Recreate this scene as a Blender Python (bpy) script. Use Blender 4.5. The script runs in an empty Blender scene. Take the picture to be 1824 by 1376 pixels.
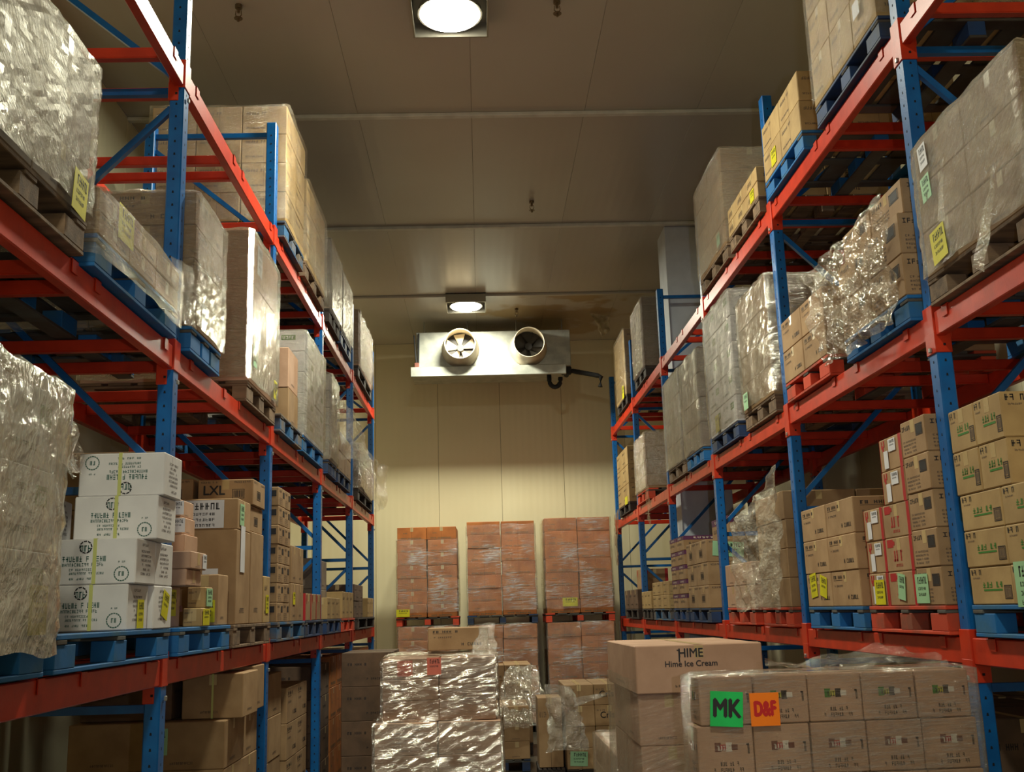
import bpy, math, random
from mathutils import Vector, Matrix, noise
R = random.Random(7)
sc = bpy.context.scene
col = sc.collection
PI = math.pi

# ------------------------------------------------------------------ camera, light, exposure
EYE = 1.95
cd = bpy.data.cameras.new('camera'); cam = bpy.data.objects.new('camera', cd); col.objects.link(cam)
cd.sensor_width = 36; cd.lens = 36 * 1871.32 / 1824; cd.clip_end = 100
pit, yaw, roll = .21007, .03335, -.02962
F = Vector((math.sin(yaw) * math.cos(pit), math.cos(yaw) * math.cos(pit), math.sin(pit)))
r0 = Vector((math.cos(yaw), -math.sin(yaw), 0)); u0 = r0.cross(F)
rr = r0 * math.cos(roll) + u0 * math.sin(roll); uu = u0 * math.cos(roll) - r0 * math.sin(roll)
M = Matrix((rr, uu, -F)).transposed().to_4x4(); M.translation = Vector((0, 0, EYE)); cam.matrix_world = M
sc.camera = cam
w = bpy.data.worlds.new('world'); sc.world = w; w.use_nodes = True
w.node_tree.nodes['Background'].inputs[0].default_value = (1, .93, .8, 1)
w.node_tree.nodes['Background'].inputs[1].default_value = .02
sc.view_settings.view_transform = 'Standard'; sc.view_settings.look = 'None'
sc.view_settings.gamma = 1; sc.view_settings.use_curve_mapping = False
sc.view_settings.exposure = 0.0
sc.cycles.sample_clamp_indirect = 4; sc.cycles.max_bounces = 8; sc.cycles.transparent_max_bounces = 24
sc.cycles.caustics_reflective = False; sc.cycles.caustics_refractive = False

LAMPCOL = (.96, .95, .75)
LAMPS = [(-.16, -.65), (-.16, 7.85), (-.16, 16.35)]
LAMPW = [230, 250, 270]
def area_lamp(x, y, z, size, watt):
    d = bpy.data.lights.new('lamp_light', 'AREA'); d.shape = 'DISK'; d.size = size; d.energy = watt; d.color = LAMPCOL
    o = bpy.data.objects.new('lamp_light', d); o.location = (x, y, z); col.objects.link(o)
for (x, y), e in zip(LAMPS, LAMPW): area_lamp(x, y, 6.70, .48, e)
# the photographer's flash, beside the lens
d = bpy.data.lights.new('camera_flash', 'SPOT'); d.energy = 170; d.color = (.88, .88, 1); d.shadow_soft_size = .02
d.spot_size = math.radians(68); d.spot_blend = .9
o = bpy.data.objects.new('camera_flash', d); o.matrix_world = M.copy(); o.location = M.translation + uu * .1 + rr * .3
col.objects.link(o)

# ------------------------------------------------------------------ materials
def lin(c):
    return tuple(((v / 255) / 12.92 if v / 255 <= .04045 else ((v / 255 + .055) / 1.055) ** 2.4) for v in c) + (1,)
MATS = {}
def mat(name, c1, c2=None, scale=6, rough=.7, metal=0, bump=0, bscale=60, stretch=(1, 1, 1), tint=.0, emit=0, lo=.35, hi=.65, spec=.5, detail=4):
    m = bpy.data.materials.new(name); m.use_nodes = True; nt = m.node_tree; n = nt.nodes; L = nt.links
    b = n['Principled BSDF']; b.inputs['Roughness'].default_value = rough; b.inputs['Metallic'].default_value = metal
    b.inputs['Specular IOR Level'].default_value = spec
    b.inputs['Base Color'].default_value = lin(c1)
    tc = n.new('ShaderNodeTexCoord'); mp = n.new('ShaderNodeMapping'); mp.inputs['Scale'].default_value = stretch
    L.new(tc.outputs['Object'], mp.inputs['Vector'])
    out = None
    if c2:
        oi = n.new('ShaderNodeObjectInfo'); ad = n.new('ShaderNodeVectorMath'); ad.operation = 'ADD'
        sc_ = n.new('ShaderNodeMath'); sc_.operation = 'MULTIPLY'; sc_.inputs[1].default_value = 37
        L.new(oi.outputs['Random'], sc_.inputs[0]); L.new(mp.outputs[0], ad.inputs[0]); L.new(sc_.outputs[0], ad.inputs[1])
        nz = n.new('ShaderNodeTexNoise'); nz.inputs['Scale'].default_value = scale; nz.inputs['Detail'].default_value = detail
        L.new(ad.outputs[0], nz.inputs['Vector'])
        cr = n.new('ShaderNodeValToRGB'); cr.color_ramp.elements[0].position = lo; cr.color_ramp.elements[1].position = hi
        cr.color_ramp.elements[0].color = lin(c1); cr.color_ramp.elements[1].color = lin(c2)
        L.new(nz.outputs['Fac'], cr.inputs[0]); out = cr.outputs[0]
        if tint:
            hs = n.new('ShaderNodeHueSaturation'); mr = n.new('ShaderNodeMapRange')
            mr.inputs['To Min'].default_value = 1 - tint; mr.inputs['To Max'].default_value = 1 + tint
            L.new(oi.outputs['Random'], mr.inputs[0]); L.new(mr.outputs[0], hs.inputs['Value']); L.new(out, hs.inputs['Color']); out = hs.outputs[0]
        L.new(out, b.inputs['Base Color'])
    if bump:
        nb = n.new('ShaderNodeTexNoise'); nb.inputs['Scale'].default_value = bscale; nb.inputs['Detail'].default_value = 3
        L.new(mp.outputs[0], nb.inputs['Vector']); bp = n.new('ShaderNodeBump'); bp.inputs['Strength'].default_value = bump; bp.inputs['Distance'].default_value = .01
        L.new(nb.outputs['Fac'], bp.inputs['Height']); L.new(bp.outputs[0], b.inputs['Normal'])
    if emit:
        b.inputs['Emission Color'].default_value = lin(c1); b.inputs['Emission Strength'].default_value = emit
    MATS[name] = m
    return m
mat('kraft', (168, 136, 98), (148, 116, 80), 5, .75, tint=.09, bump=.05)
mat('kraft_pink', (196, 158, 130), (180, 142, 114), 5, .7, tint=.06, bump=.05)
mat('kraft_yellow', (180, 150, 100), (160, 130, 84), 5, .75, tint=.08, bump=.05)
mat('kraft_brown', (182, 108, 48), (156, 90, 38), 5, .6, tint=.1, bump=.05)
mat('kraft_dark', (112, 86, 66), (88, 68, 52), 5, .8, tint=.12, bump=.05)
mat('kraft_grey', (150, 134, 116), (128, 112, 96), 5, .7, tint=.1, bump=.05)
mat('white_board', (226, 224, 222), (212, 210, 208), 5, .6, tint=.04)
mat('purple_print', (96, 40, 84), (76, 32, 70), 8, .6)
mat('tape', (196, 170, 122), (184, 158, 110), 8, .3, spec=.6)
mat('ink_black', (28, 24, 26), rough=.6); mat('ink_grey', (88, 72, 62), rough=.7)
mat('ink_green', (54, 120, 40), rough=.6); mat('ink_teal', (46, 92, 78), rough=.6); mat('ink_red', (170, 22, 30), rough=.5)
mat('ink_brown', (110, 62, 50), rough=.7); mat('ink_yellow', (190, 180, 60), rough=.6); mat('ink_cream', (226, 214, 196), rough=.6)
mat('seam_dark', (46, 34, 26), rough=.9)
mat('label_yellow', (214, 206, 12), (196, 188, 8), 6, .5); mat('label_green', (160, 206, 160), (148, 194, 150), 6, .5)
mat('label_white', (222, 222, 226), (208, 208, 212), 6, .6); mat('label_neon_green', (20, 196, 92), (14, 180, 82), 6, .35)
mat('label_orange', (250, 130, 20), (244, 120, 16), 6, .35); mat('label_salmon', (232, 120, 90), (222, 106, 80), 6, .4); mat('label_red', (190, 20, 20), rough=.5)
mat('strap_yellow', (196, 200, 120), rough=.4)
mat('paint_red', (204, 54, 24), (184, 46, 20), 9, .38, bump=.04, bscale=90, tint=.03)
mat('paint_blue', (0, 96, 166), (0, 82, 148), 9, .34, bump=.04, bscale=90)
mat('hole_dark', (12, 14, 22), rough=.9); mat('steel_bolt', (170, 170, 165), rough=.35, metal=.8)
mat('guard_yellow', (214, 176, 28), (190, 152, 24), 7, .5)
mat('wood_grey', (128, 104, 80), (92, 74, 58), 3, .85, stretch=(1, 6, 6), tint=.18, bump=.2, bscale=25)
mat('wood_blue', (16, 96, 156), (52, 96, 116), 4, .7, tint=.15, bump=.15, bscale=25, lo=.5, hi=.72)
mat('wood_blue_worn', (40, 88, 128), (104, 92, 78), 3, .8, tint=.2, bump=.15, bscale=25, lo=.42, hi=.6)
mat('wood_red', (200, 66, 34), (130, 70, 50), 4, .7, tint=.15, bump=.15, bscale=25, lo=.5, hi=.7)
mat('wood_dark', (66, 56, 50), (44, 38, 36), 3, .85, tint=.2, bump=.2, bscale=25)
mat('wood_bluedark', (20, 56, 104), (36, 44, 60), 4, .7, tint=.2, bump=.15, bscale=25)
mat('wood_dull', (84, 84, 80), (70, 58, 48), 3, .9, tint=.2, bump=.2, bscale=25)
mat('wood_end', (206, 170, 118), (176, 140, 96), 12, .8)
mat('galv', (176, 176, 166), (150, 152, 144), 7, .42, metal=.5, bump=.05, bscale=30)
mat('cowl', (214, 200, 176), (196, 182, 158), 6, .4, metal=.2)
mat('fan_dark', (44, 38, 32), rough=.5, metal=.3); mat('fan_hub', (24, 22, 22), rough=.5)
mat('black_foam', (18, 18, 20), rough=.8)
mat('lamp_housing', (150, 146, 128), rough=.4, metal=.4)
mat('lamp_lens', (255, 250, 236), rough=.3, emit=30)
mat('ceil_trim', (214, 214, 204), (196, 196, 186), 6, .5)
mat('column_white', (206, 212, 218), (196, 202, 208), 5, .6)
mat('floor_concrete', (92, 88, 76), (66, 62, 54), 1.5, .32, bump=.08, bscale=12, lo=.3, hi=.7)
mat('pipe_white', (220, 220, 214), rough=.35)
mat('brass', (120, 104, 80), rough=.4, metal=.6)
mat('foil_torn', (206, 192, 156), (176, 160, 124), 14, .5, bump=.4, bscale=20)
mat('backing', (150, 144, 130), rough=.9)

def ribbed(name, c1, c2, rough, ribaxis, period, st=.1):
    m = mat(name, c1, c2, .6, rough, lo=.3, hi=.7); nt = m.node_tree; n = nt.nodes; L = nt.links
    g = n.new('ShaderNodeNewGeometry'); mp = n.new('ShaderNodeMapping'); L.new(g.outputs['Position'], mp.inputs['Vector'])
    s = [0.0, 0, 0]; s[ribaxis] = 1; mp.inputs['Scale'].default_value = s
    wv = n.new('ShaderNodeTexWave'); wv.wave_profile = 'SIN'; wv.bands_direction = 'XYZ'[ribaxis]; wv.inputs['Scale'].default_value = .314 / period
    L.new(mp.outputs[0], wv.inputs['Vector'])
    mp2 = n.new('ShaderNodeMapping'); L.new(g.outputs['Position'], mp2.inputs['Vector'])
    s2 = [.25, .25, .25]; s2[ribaxis] = 2.2; mp2.inputs['Scale'].default_value = s2
    nz = n.new('ShaderNodeTexNoise'); nz.inputs['Scale'].default_value = 1.5; nz.inputs['Detail'].default_value = 3
    L.new(mp2.outputs[0], nz.inputs['Vector'])
    mx = n.new('ShaderNodeMath'); mx.operation = 'MULTIPLY_ADD'; mx.inputs[1].default_value = 2.6
    L.new(nz.outputs['Fac'], mx.inputs[0]); L.new(wv.outputs['Fac'], mx.inputs[2])
    bp = n.new('ShaderNodeBump'); bp.inputs['Strength'].default_value = st; bp.inputs['Distance'].default_value = .012
    L.new(mx.outputs[0], bp.inputs['Height']); L.new(bp.outputs[0], n['Principled BSDF'].inputs['Normal'])
    return m
ribbed('ceiling_panel', (186, 182, 170), (178, 172, 160), .3, 0, .12, .07)
ribbed('wall_panel_x', (222, 212, 176), (214, 202, 164), .5, 0, .12)
ribbed('wall_panel_y', (216, 208, 176), (206, 196, 162), .5, 1, .12)
# condensation stain on the ceiling by the cooler
def stained():
    m = MATS['ceiling_panel'].copy(); m.name = 'ceiling_panel_stained'; MATS['ceiling_panel_stained'] = m
    nt = m.node_tree; n = nt.nodes; L = nt.links; b = n['Principled BSDF']
    src = b.inputs['Base Color'].links[0].from_socket
    g = n.new('ShaderNodeNewGeometry'); nz = n.new('ShaderNodeTexNoise'); nz.inputs['Scale'].default_value = 1.1; nz.inputs['Detail'].default_value = 6
    L.new(g.outputs['Position'], nz.inputs['Vector'])
    cr = n.new('ShaderNodeValToRGB'); cr.color_ramp.elements[0].position = .5; cr.color_ramp.elements[1].position = .56
    L.new(nz.outputs['Fac'], cr.inputs[0])
    mx = n.new('ShaderNodeMix'); mx.data_type = 'RGBA'; L.new(cr.outputs[0], mx.inputs[0]); L.new(src, mx.inputs[6]); mx.inputs[7].default_value = lin((160, 140, 104))
    L.new(mx.outputs[2], b.inputs['Base Color'])
stained()

def film(name, a0, a1, stretch, rot, bumpd=1.0, base=(214, 212, 204), rough=.16, sc1=9, grough=.17, ior=.08):
    """stretch film: thin, see-through, with strained glossy creases"""
    m = bpy.data.materials.new(name); m.use_nodes = True; nt = m.node_tree; n = nt.nodes; L = nt.links
    b = n['Principled BSDF']; b.inputs['Base Color'].default_value = lin(base); b.inputs['Roughness'].default_value = rough
    b.inputs['IOR'].default_value = 1.5; b.inputs['Specular IOR Level'].default_value = .5
    g = n.new('ShaderNodeTexCoord')
    oi = n.new('ShaderNodeObjectInfo'); ad = n.new('ShaderNodeVectorMath'); ad.operation = 'ADD'
    ml = n.new('ShaderNodeMath'); ml.operation = 'MULTIPLY'; ml.inputs[1].default_value = 53
    L.new(oi.outputs['Random'], ml.inputs[0]); 
    mp = n.new('ShaderNodeMapping'); mp.vector_type = 'POINT'; mp.inputs['Rotation'].default_value = rot; 
    L.new(g.outputs['Object'], mp.inputs['Vector'])
    mp2 = n.new('ShaderNodeMapping'); mp2.inputs['Scale'].default_value = stretch; L.new(mp.outputs[0], mp2.inputs['Vector'])
    L.new(mp2.outputs[0], ad.inputs[0]); L.new(ml.outputs[0], ad.inputs[1])
    nz = n.new('ShaderNodeTexNoise'); nz.inputs['Scale'].default_value = sc1; nz.inputs['Detail'].default_value = 5; nz.inputs['Roughness'].default_value = .6
    nz.inputs['Distortion'].default_value = .6
    L.new(ad.outputs[0], nz.inputs['Vector'])
    n2 = n.new('ShaderNodeTexNoise'); n2.inputs['Scale'].default_value = 2.2; n2.inputs['Detail'].default_value = 2; L.new(g.outputs['Object'], n2.inputs['Vector'])
    mr = n.new('ShaderNodeMapRange'); mr.inputs['From Min'].default_value = .35; mr.inputs['From Max'].default_value = .68
    mr.inputs['To Min'].default_value = a0; mr.inputs['To Max'].default_value = a1
    av = n.new('ShaderNodeMath'); av.operation = 'MULTIPLY_ADD'; av.inputs[1].default_value = .5
    hf = n.new('ShaderNodeMath'); hf.operation = 'MULTIPLY'; hf.inputs[1].default_value = .5
    L.new(n2.outputs['Fac'], hf.inputs[0]); L.new(nz.outputs['Fac'], av.inputs[0]); L.new(hf.outputs[0], av.inputs[2])
    L.new(av.outputs[0], mr.inputs[0]); L.new(mr.outputs[0], b.inputs['Alpha'])
    bp = n.new('ShaderNodeBump'); bp.inputs['Strength'].default_value = min(1, bumpd); bp.inputs['Distance'].default_value = .019 * bumpd
    nf = n.new('ShaderNodeTexNoise'); nf.inputs['Scale'].default_value = sc1 * 3.1; nf.inputs['Detail'].default_value = 2; L.new(ad.outputs[0], nf.inputs['Vector'])
    hm = n.new('ShaderNodeMath'); hm.operation = 'MULTIPLY_ADD'; hm.inputs[1].default_value = .38
    L.new(nf.outputs['Fac'], hm.inputs[0]); L.new(nz.outputs['Fac'], hm.inputs[2]); L.new(hm.outputs[0], bp.inputs['Height']); L.new(bp.outputs[0], b.inputs['Normal'])
    gl = n.new('ShaderNodeBsdfGlossy'); gl.inputs['Roughness'].default_value = grough; L.new(bp.outputs[0], gl.inputs['Normal'])
    lw = n.new('ShaderNodeLayerWeight'); lw.inputs['Blend'].default_value = .5
    pw = n.new('ShaderNodeMath'); pw.operation = 'POWER'; pw.inputs[1].default_value = 4.5; L.new(lw.outputs['Facing'], pw.inputs[0])
    fr = n.new('ShaderNodeMath'); fr.operation = 'MULTIPLY_ADD'; fr.inputs[1].default_value = .6; fr.inputs[2].default_value = ior; L.new(pw.outputs[0], fr.inputs[0]); gl.inputs['Color'].default_value = (1, .96, .86, 1)
    mg = n.new('ShaderNodeMixShader'); L.new(fr.outputs[0], mg.inputs[0]); L.new(b.outputs[0], mg.inputs[1]); L.new(gl.outputs[0], mg.inputs[2])
    L.new(mg.outputs[0], n['Material Output'].inputs['Surface'])
    MATS[name] = m
film('film_diag', -.22, .55, (1.4, 1.4, 9), (.75, .0, .5), 2.6, (214, 208, 182), .2, 9, .17, .42)
film('film_flat', -.5, .62, (1, 1, 12), (.06, .04, 0), 1.6, (228, 224, 220), .16, 11, .13, .27)
film('film_back', -.75, .75, (1, 1, 9), (.1, .06, 0), 1.8, (232, 226, 222), .16, 6, .14, .12)
film('film_thick', .4, .85, (3, 3, 1.2), (.2, .1, 0), 2.0, (206, 204, 190), .2, 4, .14, .2)
film('film_crumple', .0, .4, (1, 1, 1), (0, 0, 0), 3.0, (226, 224, 210), .1, 14, .1, .3)
film('film_drape', .12, .6, (2, 2, 3), (.4, .2, 0), 1.6, (222, 218, 200), .16, 6, .13, .24)
film('film_clear', -.22, .3, (1, 1, 7), (.5, .2, .4), 1.8, (220, 216, 196), .16, 9, .16, .2)

# ------------------------------------------------------------------ mesh builder
class MB:
    def __init__(s): s.v = []; s.f = []; s.m = []; s.ms = []
    def mi(s, name):
        if name not in s.ms: s.ms.append(name)
        return s.ms.index(name)
    def quad(s, a, b, c, d, m):
        i = len(s.v); s.v += [tuple(a), tuple(b), tuple(c), tuple(d)]; s.f.append((i, i + 1, i + 2, i + 3)); s.m.append(s.mi(m))
    def box(s, x0, y0, z0, x1, y1, z1, m, c=0.0):
        i = len(s.v); k = s.mi(m)
        if c <= 0:
            s.v += [(x, y, z) for z in (z0, z1) for x, y in ((x0, y0), (x1, y0), (x1, y1), (x0, y1))]
            for q in ((0, 3, 2, 1), (4, 5, 6, 7), (0, 1, 5, 4), (1, 2, 6, 5), (2, 3, 7, 6), (3, 0, 4, 7)): s.f.append(tuple(i + j for j in q)); s.m.append(k)
            return
        # chamfered: each corner has three vertices
        cx, cy, cz = (x0 + x1) / 2, (y0 + y1) / 2, (z0 + z1) / 2; h = ((x1 - x0) / 2, (y1 - y0) / 2, (z1 - z0) / 2)
        idx = {}
        for sx in (-1, 1):
            for sy in (-1, 1):
                for sz in (-1, 1):
                    for ax in range(3):
                        p = [cx + sx * (h[0] - c), cy + sy * (h[1] - c), cz + sz * (h[2] - c)]; p[ax] += (sx, sy, sz)[ax] * c
                        idx[(sx, sy, sz, ax)] = len(s.v); s.v.append(tuple(p))
        def face(ids):
            pts = [Vector(s.v[j]) for j in ids]; n = (pts[1] - pts[0]).cross(pts[2] - pts[0]); ct = sum(pts, Vector()) / len(pts) - Vector((cx, cy, cz))
            s.f.append(tuple(ids) if n.dot(ct) > 0 else tuple(reversed(ids))); s.m.append(k)
        for ax in range(3):
            a, b = [t for t in range(3) if t != ax]
            for sg in (-1, 1):
                ids = []
                for ua, ub in ((-1, -1), (1, -1), (1, 1), (-1, 1)):
                    q = [0, 0, 0]; q[ax] = sg; q[a] = ua; q[b] = ub; ids.append(idx[(*q, ax)])
                face(ids)
            for ua in (-1, 1):
                for ub in (-1, 1):
                    q0 = [0, 0, 0]; q0[a] = ua; q0[b] = ub; q1 = list(q0); q0[ax] = -1; q1[ax] = 1
                    face([idx[(*q0, a)], idx[(*q1, a)], idx[(*q1, b)], idx[(*q0, b)]])
        for sx in (-1, 1):
            for sy in (-1, 1):
                for sz in (-1, 1): face([idx[(sx, sy, sz, 0)], idx[(sx, sy, sz, 1)], idx[(sx, sy, sz, 2)]])
    def bar(s, p, q, w, d, m, up=Vector((0, 0, 1))):
        p, q = Vector(p), Vector(q); t = (q - p).normalized(); a = t.cross(up)
        if a.length < .05: a = t.cross(Vector((0, 1, 0)))
        a.normalize(); b = a.cross(t); k = s.mi(m); i = len(s.v)
        for e in (p, q):
            for u, v in ((-1, -1), (1, -1), (1, 1), (-1, 1)): s.v.append(tuple(e + a * w / 2 * u + b * d / 2 * v))
        for qd in ((0, 1, 2, 3), (7, 6, 5, 4), (0, 4, 5, 1), (1, 5, 6, 2), (2, 6, 7, 3), (3, 7, 4, 0)): s.f.append(tuple(i + j for j in qd)); s.m.append(k)
    def tube(s, pts, r, m, n=10, rs=None, cap=True):
        k = s.mi(m); rings = []
        pts = [Vector(p) for p in pts]
        for j, p in enumerate(pts):
            t = (pts[min(j + 1, len(pts) - 1)] - pts[max(j - 1, 0)]).normalized()
            a = t.cross(Vector((0, 0, 1)))
            if a.length < .1: a = t.cross(Vector((0, 1, 0)))
            a.normalize(); b = t.cross(a); ring = []
            rad = rs[j] if rs else r
            for i in range(n):
                an = 2 * PI * i / n; ring.append(len(s.v)); s.v.append(tuple(p + a * rad * math.cos(an) + b * rad * math.sin(an)))
            rings.append(ring)
        for A, B in zip(rings, rings[1:]):
            for i in range(n): s.f.append((A[i], A[(i + 1) % n], B[(i + 1) % n], B[i])); s.m.append(k)
        if cap:
            s.f.append(tuple(reversed(rings[0]))); s.m.append(k); s.f.append(tuple(rings[-1])); s.m.append(k)
    def mesh(s, name, smooth=False):
        me = bpy.data.meshes.new(name); me.from_pydata(s.v, [], s.f)
        for n_ in s.ms: me.materials.append(MATS[n_])
        me.polygons.foreach_set('material_index', s.m)
        if smooth: me.polygons.foreach_set('use_smooth', [True] * len(s.f))
        me.update(); return me
    def build(s, name, parent=None, loc=(0, 0, 0), rot=(0, 0, 0), smooth=False):
        return put(name, s.mesh(name, smooth), parent, loc, rot)
def put(name, me, parent=None, loc=(0, 0, 0), rot=(0, 0, 0)):
    o = bpy.data.objects.new(name, me); col.objects.link(o); o.location = loc; o.rotation_euler = rot
    if parent: o.parent = parent
    return o
def tag(o, label, cat, group=None):
    o['label'] = label; o['category'] = cat
    if group: o['group'] = group
    return o
def empty(name, loc, label, cat, group=None, rz=0):
    o = bpy.data.objects.new(name, None); col.objects.link(o); o.location = loc; o.rotation_euler = (0, 0, rz); o.empty_display_size = .1
    return tag(o, label, cat, group)
def struct(o): o['kind'] = 'structure'; return o

# ------------------------------------------------------------------ the cold room
H = 6.90; YW = 19.2; YB = -3.2; XL, XR = -3.45, 4.05
m = MB(); m.box(XL - .2, YB - .2, -.12, XR + .2, YW + .2, 0, 'floor_concrete'); struct(m.build('floor'))
PW = 1.15
def panels(name, kind, lo, hi, mk, first=0.0):
    """a run of insulated panels standing a hair apart on a dark backing, each one a child"""
    bk = MB(); mk(bk, None, None); root = struct(bk.build(name))
    a = lo + first
    edges = [lo] + [a + PW * i for i in range(40) if lo + .1 < a + PW * i < hi - .1] + [hi]
    for e0, e1 in zip(edges, edges[1:]):
        p = MB(); mk(p, e0 + .003, e1 - .003); q = p.build('panel', root); q.parent = root
    return root
def panels_run(name, lo, hi, back, mk, first=.4):
    bk = MB(); bk.box(*back, 'backing'); root = struct(bk.build(name))
    a = lo + first; edges = [lo] + [a + PW * i for i in range(40) if lo + .1 < a + PW * i < hi - .1] + [hi]
    for e0, e1 in zip(edges, edges[1:]):
        p = MB(); mk(p, e0 + .003, e1 - .003); p.build('panel', root)
    return root
panels_run('wall_back', XL, XR, (XL, YW + .02, 0, XR, YW + .15, H), lambda p, a, b: p.box(a, YW, 0, b, YW + .018, H, 'wall_panel_x', .003))
panels_run('wall_left', YB, YW, (XL - .15, YB, 0, XL - .02, YW, H), lambda p, a, b: p.box(XL - .018, a, 0, XL, b, H, 'wall_panel_y', .003))
panels_run('wall_right', YB, YW, (XR + .02, YB, 0, XR + .15, YW, H), lambda p, a, b: p.box(XR, a, 0, XR + .018, b, H, 'wall_panel_y', .003))
panels_run('wall_front', XL, XR, (XL, YB - .15, 0, XR, YB - .02, H), lambda p, a, b: p.box(a, YB - .018, 0, b, YB, H, 'wall_panel_x', .003))
SEAMS = [.75, 3.8, 6.85, 9.87, 13.05, 16.13]
bk = MB(); bk.box(XL, YB, H + .03, XR, YW, H + .15, 'backing'); croot = struct(bk.build('ceiling'))
ys = [YB] + SEAMS + [YW]
for y0, y1 in zip(ys, ys[1:]):
    x = XL
    while x < XR - .05:
        x1 = min(x + PW, XR); p = MB()
        p.box(x + .001, y0 + .004, H, x1 - .001, y1 - .004, H + .025, 'ceiling_panel_stained' if (y1 > 16.2 and x > -.2) else 'ceiling_panel', .0015)
        p.build('panel', croot); x = x1
for i, y in enumerate(SEAMS):
    m = MB(); m.box(XL, y - .035, H - .04, XR, y + .035, H - .001, 'ceil_trim' if i < 5 else 'ceiling_panel', .006)
    struct(m.build('trim_%d' % (i + 1)))
# boxed column standing inside the right rack
m = MB(); m.box(2.53, 13.2, 0, 3.19, 13.75, H, 'column_white', .01); struct(m.build('column'))

# ------------------------------------------------------------------ ceiling lamps
for i, (x, y) in enumerate(LAMPS):
    t = empty('ceiling_lamp', (x, y, 6.75), ['square ceiling lamp behind the photographer', 'large square ceiling lamp with round glaring lens above the aisle', 'small distant square lamp glaring in front of the twin fan cooler'][i], 'lamp', 'ceiling lamps in a row')
    m = MB()
    for a, b, c, e in ((-.32, -.32, .32, -.305), (-.32, .305, .32, .32), (-.32, -.305, -.305, .305), (.305, -.305, .32, .305)): m.box(a, b, 0, c, e, .15, 'lamp_housing')
    m.box(-.32, -.32, .135, .32, .32, .15, 'lamp_housing'); m.build('housing', t)
    m = MB(); n = 32
    rings = [(.25, .0), (.235, -.018), (.19, -.03), (.12, -.037), (.05, -.04)]
    k = m.mi('lamp_lens')
    for r_, z_ in rings:
        for j in range(n): m.v.append((r_ * math.cos(2 * PI * j / n), r_ * math.sin(2 * PI * j / n), z_ + .02))
    for q in range(len(rings) - 1):
        for j in range(n): m.f.append((q * n + (j + 1) % n, q * n + j, (q + 1) * n + j, (q + 1) * n + (j + 1) % n)); m.m.append(k)
    m.f.append(tuple(reversed([(len(rings) - 1) * n + j for j in range(n)]))); m.m.append(k)
    m.build('lens', t, smooth=True)
    m = MB(); m.tube([(0, 0, .02), (0, 0, .06), (0, 0, .12)], .26, 'lamp_housing', 24, rs=[.268, .262, .22]); m.build('reflector', t)

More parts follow.
